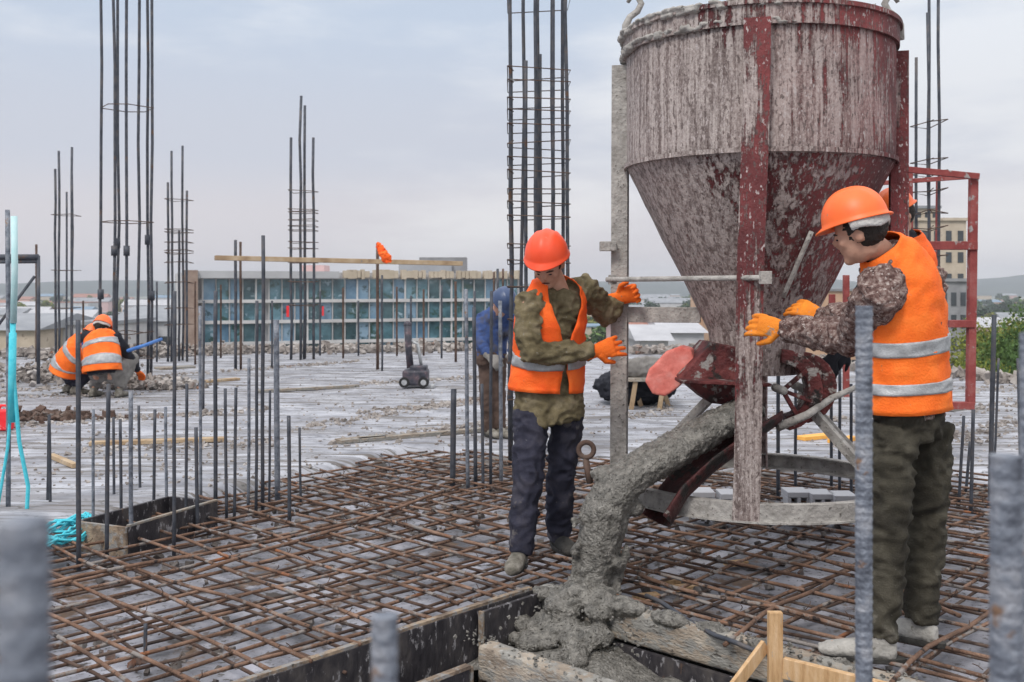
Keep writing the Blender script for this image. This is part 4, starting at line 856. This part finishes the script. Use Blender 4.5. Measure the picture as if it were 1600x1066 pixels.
J['to'] = [V((J['an'][0].x - .2, 6.0, .01)), V((J['an'][1].x - .2, 6.15, .01))]
J['torso'] = [(J['hip'], .17, .13), (J['waist'], .165, .125), (P(1418, 460, 6.07), .18, .13), (P(1411, 400, 6.03), .18, .12), (P(1405, 366, 6.0), .09, .085)]
J['vest'] = [(J['waist'], .175, .135, .3), (P(1418, 460, 6.07), .19, .14, .3), (P(1411, 400, 6.03), .19, .13, .4), (P(1405, 368, 6.0), .11, .10, .6)]
person('worker hidden behind the skip, black sleeves reaching for the lever', J, dict(helmet='helmet', jacket='black', trousers='black', vest='vest2', glove='black', boots=['blackboot', 'blackboot'], stripes=[(.2, .28)]), vox=.016)

# two crouching workers far left
def croucher(label, px, Y, fx, vest, jk, tr, hel, lean, band=0, k=1.15, stripes=((.16, .27), (.43, .54))):
    b = V((P(px, HZ, Y).x, Y, ZS)); f = V((fx[0], fx[1], 0)).normalized(); s = V((f.y, -f.x, 0))
    def q(a, l, u): return b + f * a * k + s * l * k + UP * u * k
    J = dict(hip=q(-.08, 0, .26), waist=q(-.06, lean * .15, .40), chest=q(.03, lean * .6, .58), neck=q(.08, lean * .95, .71), side=-s)
    J['head'] = q(.13, lean * 1.1, .76); J['face'] = f + UP * -.6
    sc = J['neck'] - (J['neck'] - J['chest']) * .35
    J['sh'] = [sc - s * .20, sc + s * .20]; J['el'] = [sc - s * .28 + f * .14 - UP * .26, sc + s * .30 + f * .14 - UP * .26]; J['wr'] = [q(.42, -.12, .25), q(.42, .14, .25)]
    J['hd'] = [f - UP * .6] * 2; J['hn'] = [-UP + f * -.4] * 2; J['th'] = [1, -1]; J['curl'] = [.5, .5]; J['spread'] = [.05] * 2
    J['hp'] = [q(-.06, -.09, .24), q(-.06, .09, .24)]; J['kn'] = [q(.28, -.17, .40), q(.28, .15, .40)]; J['an'] = [q(0, -.15, .10), q(0, .15, .10)]
    J['to'] = [V((w.x, w.y, ZS)) + f * .2 for w in J['an']]
    J['torso'] = [(J['hip'], .19, .15), (J['waist'], .19, .15), (J['chest'], .21, .15), (sc, .19, .12), (J['neck'], .09, .09)]
    J['vest'] = [(J['hip'].lerp(J['waist'], .2), .225, .18, .3), (J['waist'], .215, .165, .3), (J['chest'], .215, .155, .35), (sc, .185, .128, .45), (J['neck'], .11, .09, .6)]
    person(label, J, dict(helmet=hel, jacket=jk, trousers=tr, vest=vest, glove='glove', boots=['boot', 'boot'], squat=1, stripes=stripes, band=band, eyes=0, leg=.10, arm=.075), 'crouching workers on the far slab', vox=.02)
croucher('crouching worker with his back to us, grey trousers, two silver stripes', 166, 12.9, (.15, 1), 'vest', 'black', 'greycloth', 'helmet', -.12, band=1)
croucher('crouching worker in navy clothes leaning in at the far left', 112, 13.3, (.75, .65), 'vest', 'bluecloth', 'navy', 'helmet', .32, k=1.0)
# worker in blue behind the dense cage
Y = 9.6
J = dict(hip=P(768, 560, Y), waist=P(768, 535, Y), chest=P(772, 508, Y), neck=P(778, 484, Y - .1), head=P(785, 474, Y - .2), face=V((.4, -.6, -.8)), side=V((.6, .4, 0)), headup=V((.2, -.4, .9)))
J['sh'] = [P(754, 498, Y), P(797, 500, Y)]; J['el'] = [P(748, 528, Y - .1), P(804, 528, Y - .1)]; J['wr'] = [P(765, 558, Y - .25), P(800, 560, Y - .25)]
J['hd'] = [V((.6, -.4, -.5))] * 2; J['hn'] = [V((0, .9, -.4))] * 2; J['th'] = [1, 1]; J['curl'] = [.6, .6]; J['spread'] = [.02, .02]
J['hp'] = [P(761, 575, Y), P(778, 575, Y)]; J['kn'] = [P(760, 625, Y - .05), P(779, 625, Y)]; J['an'] = [P(764, 672, Y), P(781, 668, Y)]
J['to'] = [V((q.x + .1, q.y - .2, ZS)) for q in J['an']]
J['torso'] = [(J['hip'] - UP * .02, .15, .12), (J['waist'], .15, .12), (J['chest'], .165, .12), (P(777, 490, Y - .05), .13, .10), (J['neck'], .07, .07)]
person('stooping worker in blue jacket and brown trousers behind the bars', J, dict(helmet='bluehelmet', jacket='bluecloth', trousers='browncloth', glove='greycloth', boots=['boot', 'boot'], eyes=0, leg=.078), vox=.016)

# ------------------------------------------------------------------ things on the far slab
def mound(px, py, w, h, n, label, seed=0, hz=.05, m='rubble'):
    c = G(px, py, ZS); mb = MB(); k = c.y / F
    for i in range(n):
        mb.chunk(c + V((random.gauss(0, w * k * .33), random.gauss(0, h * .25), abs(random.gauss(0, hz)))), random.uniform(.012, .045))
    tag(obj('rubble_pile', mb, M[m]), label, 'rubble', kind='stuff')
mound(95, 592, 120, 2.0, 700, 'grey rubble and scraps behind the crouching workers', hz=.12)
mound(235, 607, 110, .5, 600, 'low dark heap of mortar beside the crouching workers', hz=.06)
mound(235, 556, 110, 1.2, 600, 'brown heap of rubble below the tallest cage', hz=.10)
mound(60, 655, 130, .4, 260, 'dark scraps on the slab beside the cyan rope', hz=.03, m='rust2')
er = MB()
for i in range(5200):
    x = random.uniform(-15, 12); y = far_y(x) - abs(random.gauss(.2, .5)); er.chunk(V((x, y, ZS + abs(random.gauss(0, .05)))), random.choice((.03, .04, .05, .06, .09)) * random.uniform(.6, 1.1))
tag(obj('rubble', er, M['rubble']), 'line of brown rubble heaped along the far edge of the slab', 'rubble', kind='stuff')
ridge = [((0, 612), (230, 600)), ((0, 620), (220, 618)), ((230, 590), (560, 565)), ((560, 600), (760, 590)), ((470, 668), (760, 622)), ((0, 668), (420, 640)), ((120, 705), (440, 690)), ((520, 692), (800, 660)), ((560, 645), (760, 628)), ((1490, 690), (1600, 655)), ((1500, 640), (1600, 628)), ((1180, 660), (1330, 652)), ((960, 655), (1050, 640)), ((1500, 610), (1600, 606))]
rm = MB()
for (p, q) in ridge:
    a, b = G(*p, ZS), G(*q, ZS); n = int((b - a).length / .012)
    for i in range(n):
        c = a.lerp(b, random.random()); rm.chunk(c + V((0, random.gauss(0, .17), random.uniform(-.01, .008))), random.uniform(.008, .028))
tag(obj('mortar_ridges', rm, M['rubble']), 'thin brown ridges of spilt mortar drawn across the pale slab', 'mortar', kind='stuff')
sc_ = MB()
for i in range(2600):
    py = random.uniform(555, 760); p = G(random.uniform(-50, 1650), py, ZS)
    if p.y > edge_y(p.x) + .2 and in_far(p.x, p.y): sc_.chunk(p, random.uniform(.005, .016))
tag(obj('slab_crumbs', sc_, M['rubble']), 'crumbs and specks strewn over the pale slab', 'debris', kind='stuff')
for i, (a, b, w, m, lb) in enumerate((((140, 693), (352, 686), .10, 'plank', 'long thin plank lying on the slab behind the starter bars'), ((322, 596), (372, 592), .12, 'plank', 'short warm plank lying on the slab below the paired bars'), ((528, 690), (600, 683), .14, 'timber', 'grey board lying near the edge of the poured slab'), ((560, 688), (790, 668), .09, 'timber', 'long grey board lying before the blue-clad worker'),
        ((246, 576), (300, 573), .3, 'timber', 'grey slab-like board right of the crouching workers'), ((80, 712), (118, 728), .05, 'plank', 'small brown offcut beside the cyan rope'), ((1250, 685), (1300, 680), .12, 'orangewrap', 'left of two orange-yellow boards seen under the skip'), ((1300, 690), (1335, 684), .10, 'orangewrap', 'right of two orange-yellow boards seen under the skip'),
        ((1475, 640), (1500, 638), .14, 'timber', 'pale board at the foot of the red frame'), ((400, 612), (560, 603), .08, 'timber', 'dark batten lying across the middle of the slab'))):
    p, q = G(*a, ZS + .02), G(*b, ZS + .02); board('plank', p, q, w, .035, M[m], lb, 'plank')
# long plank held up on the bars, cloth hung on a bar
pk = thing('timber_plank', 'long plank carried level on bars above the glass building', 'plank', P(520, 408, 16))
obj('board', MB().bar(P(336, 403, 15.2), P(720, 412, 16.6), .22, .07), M['plank'], pk, bevel=.004)
cl = MB(); ys = 15.4
cl.loft([(P(591, 377, ys), .02, .02), (P(593, 384, ys), .05, .03), (P(599, 396, ys - .05), .07, .035), (P(605, 405, ys - .05), .075, .03), (P(611, 410, ys - .05), .03, .02)], V((1, 0, .2)), 12)
tag(obj('hanging_vest', remeshed(cl, .018, 1, folds(.03, 12)), M['vest2'], smooth=True), 'red-orange vest hung on a bar over the raised plank', 'vest')
# scaffold rail at the far left
t = thing('scaffold_rail', 'dark scaffold rail with a diagonal brace at the left edge', 'scaffold', P(57, 570, 12))
obj('rail', MB().tube([P(-60, 402, 12), P(60, 402, 12)], .035, 8), M['steel'], t, smooth=True); obj('rail', MB().tube([P(-60, 410, 12), P(60, 409, 12)], .02, 8), M['steel'], t, smooth=True)
obj('brace', MB().tube([P(-30, 545, 12), P(54, 432, 12)], .018, 8), M['steel'], t, smooth=True); obj('post', MB().tube([P(60, 600, 12), P(60, 400, 12)], .022, 8), M['steel'], t, smooth=True); obj('post', MB().tube([P(-60, 600, 12), P(-60, 380, 12)], .022, 8), M['steel'], t, smooth=True)
# cyan rope on the first bar, sleeve, red jerrycan
Yr = GY(812, -.05) - .05
tag(obj('plastic_sleeve', MB().tube([P(22, 338, Yr), P(23, 420, Yr), P(21, 505, Yr)], .020, 10), M['palecyan'], smooth=True), 'pale translucent cyan sleeve slid over the leftmost tall bar', 'sleeve')
mb = MB(); mb.tube([P(22, 500, Yr), P(19, 560, Yr), P(24, 620, Yr), P(30, 690, Yr), P(44, 760, Yr), P(42, 800, Yr), P(30, 825, Yr)], .013, 8); mb.tube([P(18, 500, Yr), P(20, 600, Yr), P(12, 700, Yr), P(2, 760, Yr), P(-10, 830, Yr)], .010, 8); mb.tube([P(20, 520, Yr), P(18, 660, Yr)], .024, 8)
c = G(98, 838, 0); pts = []
for k in range(120): a = k * .52; pts.append(c + V((math.cos(a) * (.12 + .06 * math.sin(k * .7)), math.sin(a) * (.28 + .08 * math.cos(k * .9)), .03 + .03 * math.sin(k * 1.7))))
mb.tube([P(30, 825, Yr), G(60, 832, .02)] + pts, .007, 6)
tag(obj('cyan_rope', mb, M['cyan'], smooth=True), 'bright cyan rope hanging down a bar and coiled on the mat', 'rope')
t = thing('jerrycan', 'bright red plastic can standing on the slab at the left edge', 'jerrycan', G(2, 672, ZS)); c = G(0, 672, ZS); r_ = MB().box(c + UP * .10, (.11, .07, .10)); obj('body', remeshed(r_, .012, 3), M['redplastic'], t, smooth=True); obj('cap', MB().tube([c + V((-.05, 0, .2)), c + V((-.05, 0, .235))], .025, 10), M['white'], t, smooth=True); obj('handle', MB().tube([c + V((-.01, 0, .2)), c + V((.01, 0, .24)), c + V((.06, 0, .24)), c + V((.08, 0, .2))], .012, 8), M['redplastic'], t, smooth=True)
tag(obj('blue_pipe', MB().tube([P(200, 548, 12.5), P(225, 540, 12.9), P(252, 530, 13.3)], .022, 8), M['bluetube'], smooth=True), 'blue pipe propped behind the crouching workers', 'pipe')
# screeding machine
c = G(650, 606, ZS); k = c.y / F * 1.1
t = thing('power_float', 'dark wheeled floor machine with upright handles on the slab', 'machine', c)
obj('body', MB().box(c + V((0, 0, 15 * k)), (18 * k, .16, 11 * k)), M['machine'], t, bevel=.03); obj('engine', MB().box(c + V((4 * k, 0, 25 * k)), (12 * k, .13, 7 * k)), M['machine'], t, bevel=.02)
for sx_ in (-15, 12):
    w_ = obj('wheel', MB().tube([c + V((sx_ * k, -.17, 9 * k)), c + V((sx_ * k, -.10, 9 * k))], 7.5 * k, 18), M['tyre'], t, smooth=False); obj('rim', MB().tube([c + V((sx_ * k, -.175, 9 * k)), c + V((sx_ * k, -.17, 9 * k))], 4 * k, 12), M['stripe'], w_)
obj('skid', MB().box(c + V((20 * k, -.05, 3 * k)), (7 * k, .08, 2.5 * k)), M['stripe'], t, bevel=.01)
obj('handle', MB().tube([c + V((-8 * k, 0, 28 * k)), c + V((-11 * k, 0, 60 * k)), c + V((-12 * k, 0, 92 * k))], [.05, .045, .05], 8), M['machine'], t, smooth=True); obj('handle', MB().tube([c + V((8 * k, .03, 28 * k)), c + V((2 * k, .03, 62 * k)), c + V((-8 * k, .03, 66 * k))], .022, 8), M['stripe'], t, smooth=True); obj('grip', MB().ell(c + V((-12 * k, 0, 90 * k)), (6 * k, .05, 5 * k)), M['machine'], t, smooth=True)
# trestle stacked with logs behind the coral weight
c = G(1015, 640, ZS); t = thing('trestle', 'low wooden trestle loaded with grey sacks behind the coral-pink weight', 'trestle', c)
for dx in (-.16, .16): obj('leg', MB().bar(c + V((dx - .05, 0, 0)), c + V((dx, 0, .32)), .05, .05), M['plank'], t, bevel=.003); obj('leg', MB().bar(c + V((dx + .1, .3, 0)), c + V((dx, .3, .32)), .05, .05), M['plank'], t, bevel=.003)
obj('top', MB().box(c + V((0, .15, .34)), (.32, .2, .02)), M['timber'], t, bevel=.003)
mb = MB().loft([(c + V((-.3, .1, .45)), .07, .10), (c + V((0, .1, .47)), .10, .14), (c + V((.3, .12, .44)), .06, .10)], V((0, 1, 0)), 14); tag(obj('sack', remeshed(mb, .02, 1, folds(.02, 8)), M['greycloth'], smooth=True), 'dusty grey sack lying on the wooden trestle', 'sack')
tag(obj('rubble_sheet', remeshed(MB().ell(c + V((-.1, .6, .2)), (.5, .4, .2)), .03, 1, folds(.05, 6)), M['black'], smooth=True), 'dark crumpled sheet heaped behind the trestle', 'sheet')
# bracket with round eye left of the pouring stream
mb = MB().lathe([(.038 + .013 * math.cos(a), .013 * math.sin(a)) for a in [R(30 * i) for i in range(13)]], P(916, 703, 5.15), 20, ax=(V((1, 0, 0)), V((0, 0, 1)), V((0, -1, 0)))); mb.bar(P(915, 718, 5.15), P(922, 755, 5.1), .028, .02)
tag(obj('eye_bolt', mb, M['rust2'], smooth=True), 'rusty eye bolt standing between the navy trousers and the concrete stream', 'eye bolt')
# hollow concrete blocks beyond the base ring
bi = 0
for px, py in ((1096, 800), (1140, 803), (1243, 800), (1280, 803), (1316, 806)):
    c = G(px, py, -.06); bi += 1
    t = thing('concrete_block', f'hollow pale block under the skip, {ORD[bi - 1]} of five from the left', 'concrete block', c, 'hollow blocks under the skip')
    mb = MB(); w = .075
    for zz, hh in ((-.01, .018), (.13, .018)): mb.box(c + UP * zz, (w, .09, hh))
    for xx in (-w + .012, 0, w - .012): mb.box(c + V((xx, 0, .06)), (.012, .088, .0525))
    obj('shell', mb, M['palegrey'], t, bevel=.004)
# spacers / wood chips
for px, py, lb in ((1010, 932, 'pale wood chip nearest the pouring stream'), (1070, 918, 'pale wood chip between stream and stake'), (1150, 880, 'pale wood chip further up the mat behind the stake'), (1055, 908, 'small pale chip right of the stream')):
    c = G(px, py, -.12); mb = MB().box(c, (.07, .03, .012), (V((.9, .3, 0)), V((-.3, .9, 0)), UP)); tag(obj('wood_chip', mb, M['freshwood'], bevel=.003), lb, 'wood chip')

# ------------------------------------------------------------------ red steel frame at the right
Yf = 8.6; t = thing('steel_frame', 'tall dark red steel frame standing behind the man at the right', 'steel frame', P(1480, 645, Yf))
def fb(a, b, w, h=None, d=0): obj('frame_bar', MB().bar(P(*a, Yf + d), P(*b, Yf + d), w, h or w), M['frame_red'], t, bevel=.003)
fb((1521, 276), (1516, 632), .062); fb((1420, 270), (1420, 632), .055, d=.5); fb((1466, 280), (1462, 600), .035, d=1.3)
fb((1405, 264), (1529, 276), .05, d=-.05); fb((1380, 286), (1520, 276), .04, d=.6)
fb((1425, 384), (1524, 384), .10, .07); fb((1480, 506), (1520, 506), .09, .06); fb((1400, 632), (1520, 634), .08, .06)
fb((1300, 460), (1300, 620), .05, d=.8); fb((1322, 430), (1322, 620), .05, d=.8)

# ------------------------------------------------------------------ glass building and the town
def frame_of(pl, pr, zb, zt):
    d = (pr - pl); Lw = d.length; d.normalize(); n = V((d.y, -d.x, 0)); n = n if n.y < 0 else -n; return d, n, Lw
pl, pr = P(292, HZ, 62), P(815, HZ, 70); pl.z = pr.z = 0; d, nrm, Lw = frame_of(pl, pr, 0, 0)
rowz = lambda y: H - (y - HZ) / F * 62
t = thing('glass_building', 'long three-storey glass-fronted building beyond the slab', 'building', (pl + pr) / 2 + V((0, 6, GZ)))
zt, zb = rowz(425), GZ
obj('wall', MB().box((pl + pr) / 2 + V((0, 0, (zt + zb) / 2)) - nrm * 6, (Lw / 2, 5.8, (zt - zb) / 2), (d, -nrm, UP)), M['facade'], t)
lv = [rowz(y) for y in (436, 469, 474, 502, 507, 536, 541, 575, 580, 610)]; nwin = 26
for fl in range(5):
    z1, z0 = lv[fl * 2], lv[fl * 2 + 1]
    for i in range(nwin):
        a0 = .9 + (Lw - 1.2) * i / nwin; a1 = .9 + (Lw - 1.2) * (i + 1) / nwin
        if i == 4 and fl < 4: a1 -= .35
        obj('window', MB().box(pl + d * (a0 + a1) / 2 + V((0, 0, (z0 + z1) / 2)) + nrm * (.02 + .012 * random.random()), ((a1 - a0) / 2 - .05, .03, (z1 - z0) / 2), (d, -nrm, UP)), M[random.choice(('glass', 'glass', 'glass2', 'glass3'))], t)
    obj('floor_band', MB().box(pl + d * (Lw / 2 + .2) + V((0, 0, z0 - .09)) + nrm * .14, (Lw / 2, .12, .10), (d, -nrm, UP)), M['facade'], t)
mb = MB()
for i in range(nwin + 1):
    a = .9 + (Lw - 1.2) * i / nwin; mb.box(pl + d * a + V((0, 0, (lv[0] + lv[9]) / 2)) + nrm * .10, (.022 if i % 4 else .05, .05, (lv[0] - lv[9]) / 2), (d, -nrm, UP))
obj('mullion', mb, M['facade'], t)
obj('pier', MB().box(pl + d * .2 + V((0, 0, (zt + zb) / 2)) + nrm * .3, (.38, .5, (zt - zb) / 2 + .1), (d, -nrm, UP)), M['brickpier'], t)
obj('cornice', MB().box(pl + d * Lw * .21 + V((0, 0, rowz(429))) + nrm * .3, (Lw * .21, .3, .22), (d, -nrm, UP)), M['roofwhite'], t)
mb = MB()
for i in range(46):
    if i % 7: mb.box(pl + d * (Lw * .43 + i * Lw * .57 / 46) + V((0, 0, rowz(428) + .02 * random.random())) + nrm * .2, (.10 + .07 * random.random(), .22, .20 + .12 * random.random()), (d, -nrm, UP))
obj('parapet', mb, M['beige'], t)
obj('red_sign', MB().box(pl + d * 6.0 + V((0, 0, rowz(488))) + nrm * .25, (.08, .06, .35), (d, -nrm, UP)), M['redplastic'], t); obj('red_sign', MB().box(pl + d * 8.2 + V((0, 0, rowz(488))) + nrm * .25, (.05, .06, .3), (d, -nrm, UP)), M['redplastic'], t)
for a, w, h, m in ((.83, 1.6, 1.1, 'greyblock'), (.77, 1.8, .7, 'roofgrey'), (.40, .8, .5, 'pinkwall')):
    obj('roof_unit', MB().box(pl + d * Lw * a * .95 - nrm * 3 + V((0, 0, zt + h / 2)), (w, 1, h / 2)), M[m], t)

def block(label, px0, px1, ytop, Y, depth, wall, roof, win=None, pitched=False, group='buildings of the town below', zbot=GZ, cat='building', skewd=0):
    x0, x1 = P(px0, HZ, Y).x, P(px1, HZ, Y).x; zt = P(0, ytop, Y).z; t = thing('town_building', label, cat, ((x0 + x1) / 2, Y, zbot), group)
    obj('wall', MB().box(((x0 + x1) / 2, Y + depth / 2, (zbot + zt) / 2), ((x1 - x0) / 2, depth / 2, (zt - zbot) / 2)), M[wall], t)
    if pitched:
        hh = min(2.6, (x1 - x0) * .07 + .8); mb = MB(); e_ = .4
        mb.prism([V((x0 - e_, Y - e_, zt)), V((x0 - e_, Y + depth + e_, zt)), V((x0 - e_, Y + depth / 2, zt + hh))], V((x1 - x0 + 2 * e_, 0, 0))); obj('roof', mb, M[roof], t)
    else:
        obj('roof', MB().box(((x0 + x1) / 2, Y + depth / 2, zt + .15), ((x1 - x0) / 2 + .25, depth / 2 + .25, .15)), M[roof], t)
    if win:
        nc, nr, ww, wh, y0, y1 = win; z0, z1 = P(0, y1, Y).z, P(0, y0, Y).z
        for i in range(nc):
            for j in range(nr):
                cx = x0 + (x1 - x0) * (i + .5) / nc; cz = z0 + (z1 - z0) * (j + .5) / nr
                obj('window', MB().box((cx, Y - .01, cz), (ww / 2, .06, wh / 2)), M['darkwin'], t)
    return t
block('tall unfinished beige block behind the red steel frame', 1436, 1510, 345, 110, 14, 'beige', 'beige', (4, 8, .6, 1.1, 352, 620), cat='unfinished building', group=None)
block('stepped top storey of the unfinished beige block', 1430, 1466, 326, 110, 9, 'beige', 'roofgrey', (3, 1, .4, .7, 330, 343), cat='roof storey', group=None, zbot=P(0, 345, 110).z + .3)
block('grey blockwork wing standing before the beige block', 1468, 1512, 440, 100, 7, 'greyblock', 'greyblock', (3, 4, .5, 1.3, 450, 590), cat='building', group=None)
block('peach building with dark windows behind the skip outlet', 1110, 1345, 455, 125, 14, 'peach', 'roofgrey', (8, 4, 1.1, 1.7, 462, 640), cat='building', group=None)
cols = ['palegrey', 'facade', 'pinkwall', 'beige', 'peach']; rfs = ['roofwhite', 'roofgrey', 'roofred', 'roofblue']; wn = dict(palegrey='pale grey', facade='white', pinkwall='pink', beige='beige', peach='peach'); rn = dict(roofwhite='white', roofgrey='grey', roofred='brown-red', roofblue='blue-grey')
town = [(58, 168, 508, 85, 16, 1, 1), (174, 286, 502, 95, 14, 0, 1), (-40, 54, 516, 80, 14, 3, 1), (196, 244, 487, 150, 14, 1, 3),
        (975, 1032, 512, 95, 18, 2, 2), (1042, 1100, 520, 88, 16, 0, 0), (1066, 1106, 492, 130, 12, 4, 1), (1000, 1044, 532, 70, 8, 1, 0)]
rt_ = random.Random(11)
for z0, z1, n_ in ((-60, 292, 62), (900, 1120, 46), (1500, 1660, 18)):
    for i in range(n_):
        Y = 130 * (7.5 ** (i / n_)) * rt_.uniform(.9, 1.1); w_ = rt_.uniform(8, 24) * F / Y; px = rt_.uniform(z0, z1); top = rt_.uniform(4, 9) if Y > 200 else rt_.uniform(3, 6)
        if px < 292 and px + w_ > 292 and Y < 75: continue
        town.append((px, px + w_, HZ - (GZ + top - H) * F / Y, Y, rt_.uniform(8, 14), rt_.randrange(5), rt_.choice((0, 1, 1, 2, 3, 1))))
seen = {}
for i, (a, b, yt, Y, dp, w, r_) in enumerate(town):
    zone = 'left of the glass building' if a < 300 else 'between olive-jacket worker and hopper' if a < 1110 else 'beyond the trees at the right'
    size = 'near' if Y < 120 else 'mid-distance' if Y < 250 else 'far'
    key = f'{size} {wn[cols[w]]} town building with {rn[rfs[r_]]} roof {zone}'
    seen[key] = seen.get(key, 0) + 1
    if zone[0] == 'l': zone = 'left of the glass front'
    if zone[0] == 'b' and 'ol' in zone: zone = 'seen past the hopper'
    if seen[key] > 1: key = f'{size} {wn[cols[w]]} house, {rn[rfs[r_]]} roof, {ORD[min(38, seen[key] - 1)]} of its kind {zone}'
    wd_ = (b - a) / F * Y; nc = max(2, int(wd_ / 3.2)) if Y < 200 else 0
    block(key, a, b, yt, Y, dp, cols[w], rfs[r_], (nc, 1, 1.2, 1.3, yt + 6, yt + 6 + 3.4 / Y * F) if nc else None, pitched=(i % 3 != 0))

# ------------------------------------------------------------------ trees
def leaf_crown(c, rx, rz, n, leaf, clumps=24):
    mb = MB(); cs = []
    for i in range(clumps):
        a = random.uniform(0, 6.28); q = random.random() ** .5; z = random.uniform(-.8, .95); k = math.sqrt(max(.05, 1 - z * z))
        cs.append((c + V((math.cos(a) * rx * .72 * q * k, math.sin(a) * rx * .72 * q * k, z * rz * .75)), random.uniform(.28, .5) * rx))
    for i in range(n):
        cc, cr_ = random.choice(cs); dv = V((random.gauss(0, 1), random.gauss(0, 1), random.gauss(0, 1))).normalized() * cr_ * random.uniform(.6, 1.08); dv.z *= .8
        p = cc + dv; s_ = leaf * random.uniform(.6, 1.4); u = V((random.gauss(0, 1), random.gauss(0, 1), random.gauss(0, .6))).normalized(); v = u.cross(V((random.gauss(0, 1), random.gauss(0, 1), random.gauss(0, 1)))).normalized()
        mb.add([p - u * s_, p + v * s_ * .6, p + u * s_, p - v * s_ * .6], [(0, 1, 2, 3)])
    return mb, cs
protos = {}
def tree_proto(kind, n, leaf, mname):
    rt_ = bpy.data.objects.new('tree', None); crown, cs = leaf_crown(V((0, 0, 6.0)), 2.6, 3.2, n, leaf); tr = MB()
    tr.tube([V((0, 0, 0)), V((.05, 0, 2)), V((-.05, .05, 4)), V((0, 0, 6.5))], [.22, .18, .12, .05], 8)
    for cc, r_ in cs[:7]: tr.tube([V((0, 0, 2.4 + random.random() * 2)), V((cc.x * .5, cc.y * .5, cc.z - 1.0)), cc], [.08, .05, .02], 5)
    me1 = mesh_of('crown', crown); me1.materials.append(M[mname]); me2 = mesh_of('trunk', tr, smooth=True); me2.materials.append(M['trunk']); protos[kind] = (me1, me2)
tree_proto('big_yellow', 26000, .055, 'leafy'); tree_proto('big_green', 26000, .055, 'leaf'); tree_proto('far_green', 900, .38, 'leaf'); tree_proto('far_dark', 900, .38, 'leafd'); tree_proto('far_yellow', 900, .38, 'leafy')
def tree(kind, loc, h, label, group, wide=1.0):
    r_ = thing('tree', label, 'tree', loc, group); s = h / 9.2; r_.scale = (s * wide, s * wide, s); r_.rotation_euler = (0, 0, random.uniform(0, 6.28))
    for nm, me in (('crown', protos[kind][0]), ('trunk', protos[kind][1])): o = bpy.data.objects.new(nm, me); C.objects.link(o); o.parent = r_
    return r_
for i, (px, yt, Y, k, w) in enumerate(((1548, 462, 42, 'big_yellow', 1.0), (1590, 478, 38, 'big_green', .9), (1575, 515, 33, 'big_yellow', .8), (1640, 470, 40, 'big_yellow', 1.0), (1534, 500, 36, 'big_yellow', .62), (1605, 545, 30, 'big_green', .7), (1560, 452, 55, 'big_yellow', 1.1))):
    p = P(px, yt, Y); kk = 'yellow-green' if 'yellow' in k else 'green'
    tree(k, (p.x, p.y, GZ), (p.z - GZ) * 1.03, f'{kk} leafy tree at the right edge, {ORD[i]} tallest there', 'trees beyond the right end of the slab', w * .7)
def town_tree(px, yt, Y, k, n_, zone):
    p = P(px, yt, Y); kk = dict(far_green='green', far_dark='dark green', far_yellow='yellow-green')[k]
    tree(k, (p.x, p.y, GZ), max(6, p.z - GZ), f'small {kk} tree of the wooded belt {zone}', f'{kk} trees {zone}', 1.25)
for i in range(260):
    z = random.choice((0, 0, 1, 1, 2)); px = random.uniform(-60, 300) if z == 0 else random.uniform(900, 1130) if z == 1 else random.uniform(1500, 1660); Y = 115 * (7.5 ** random.random())
    top = random.uniform(7, 11.5) if Y > 160 else random.uniform(8.5, 12); town_tree(px, HZ - (GZ + top - H) * F / Y, Y, random.choice(('far_green', 'far_dark', 'far_dark', 'far_yellow')), i, ('left of the glass building', 'behind the hopper legs', 'far behind the right-hand trees')[z])

# ------------------------------------------------------------------ air
hz = MB().box((0, 900, 12), (1900, 1500, 29.2))
m = bpy.data.materials.new('haze'); m.use_nodes = True; tt = m.node_tree; tt.nodes.clear(); o_ = N(tt, 'ShaderNodeOutputMaterial'); pv = N(tt, 'ShaderNodeVolumePrincipled')
pv.inputs['Color'].default_value = (.86, .90, .97, 1); pv.inputs['Density'].default_value = .00045; pv.inputs['Anisotropy'].default_value = .2; tt.links.new(pv.outputs[0], o_.inputs['Volume'])
h_ = obj('haze', hz, m); tag(h_, 'thin pale haze over the distant town and hills', 'haze', kind='stuff')
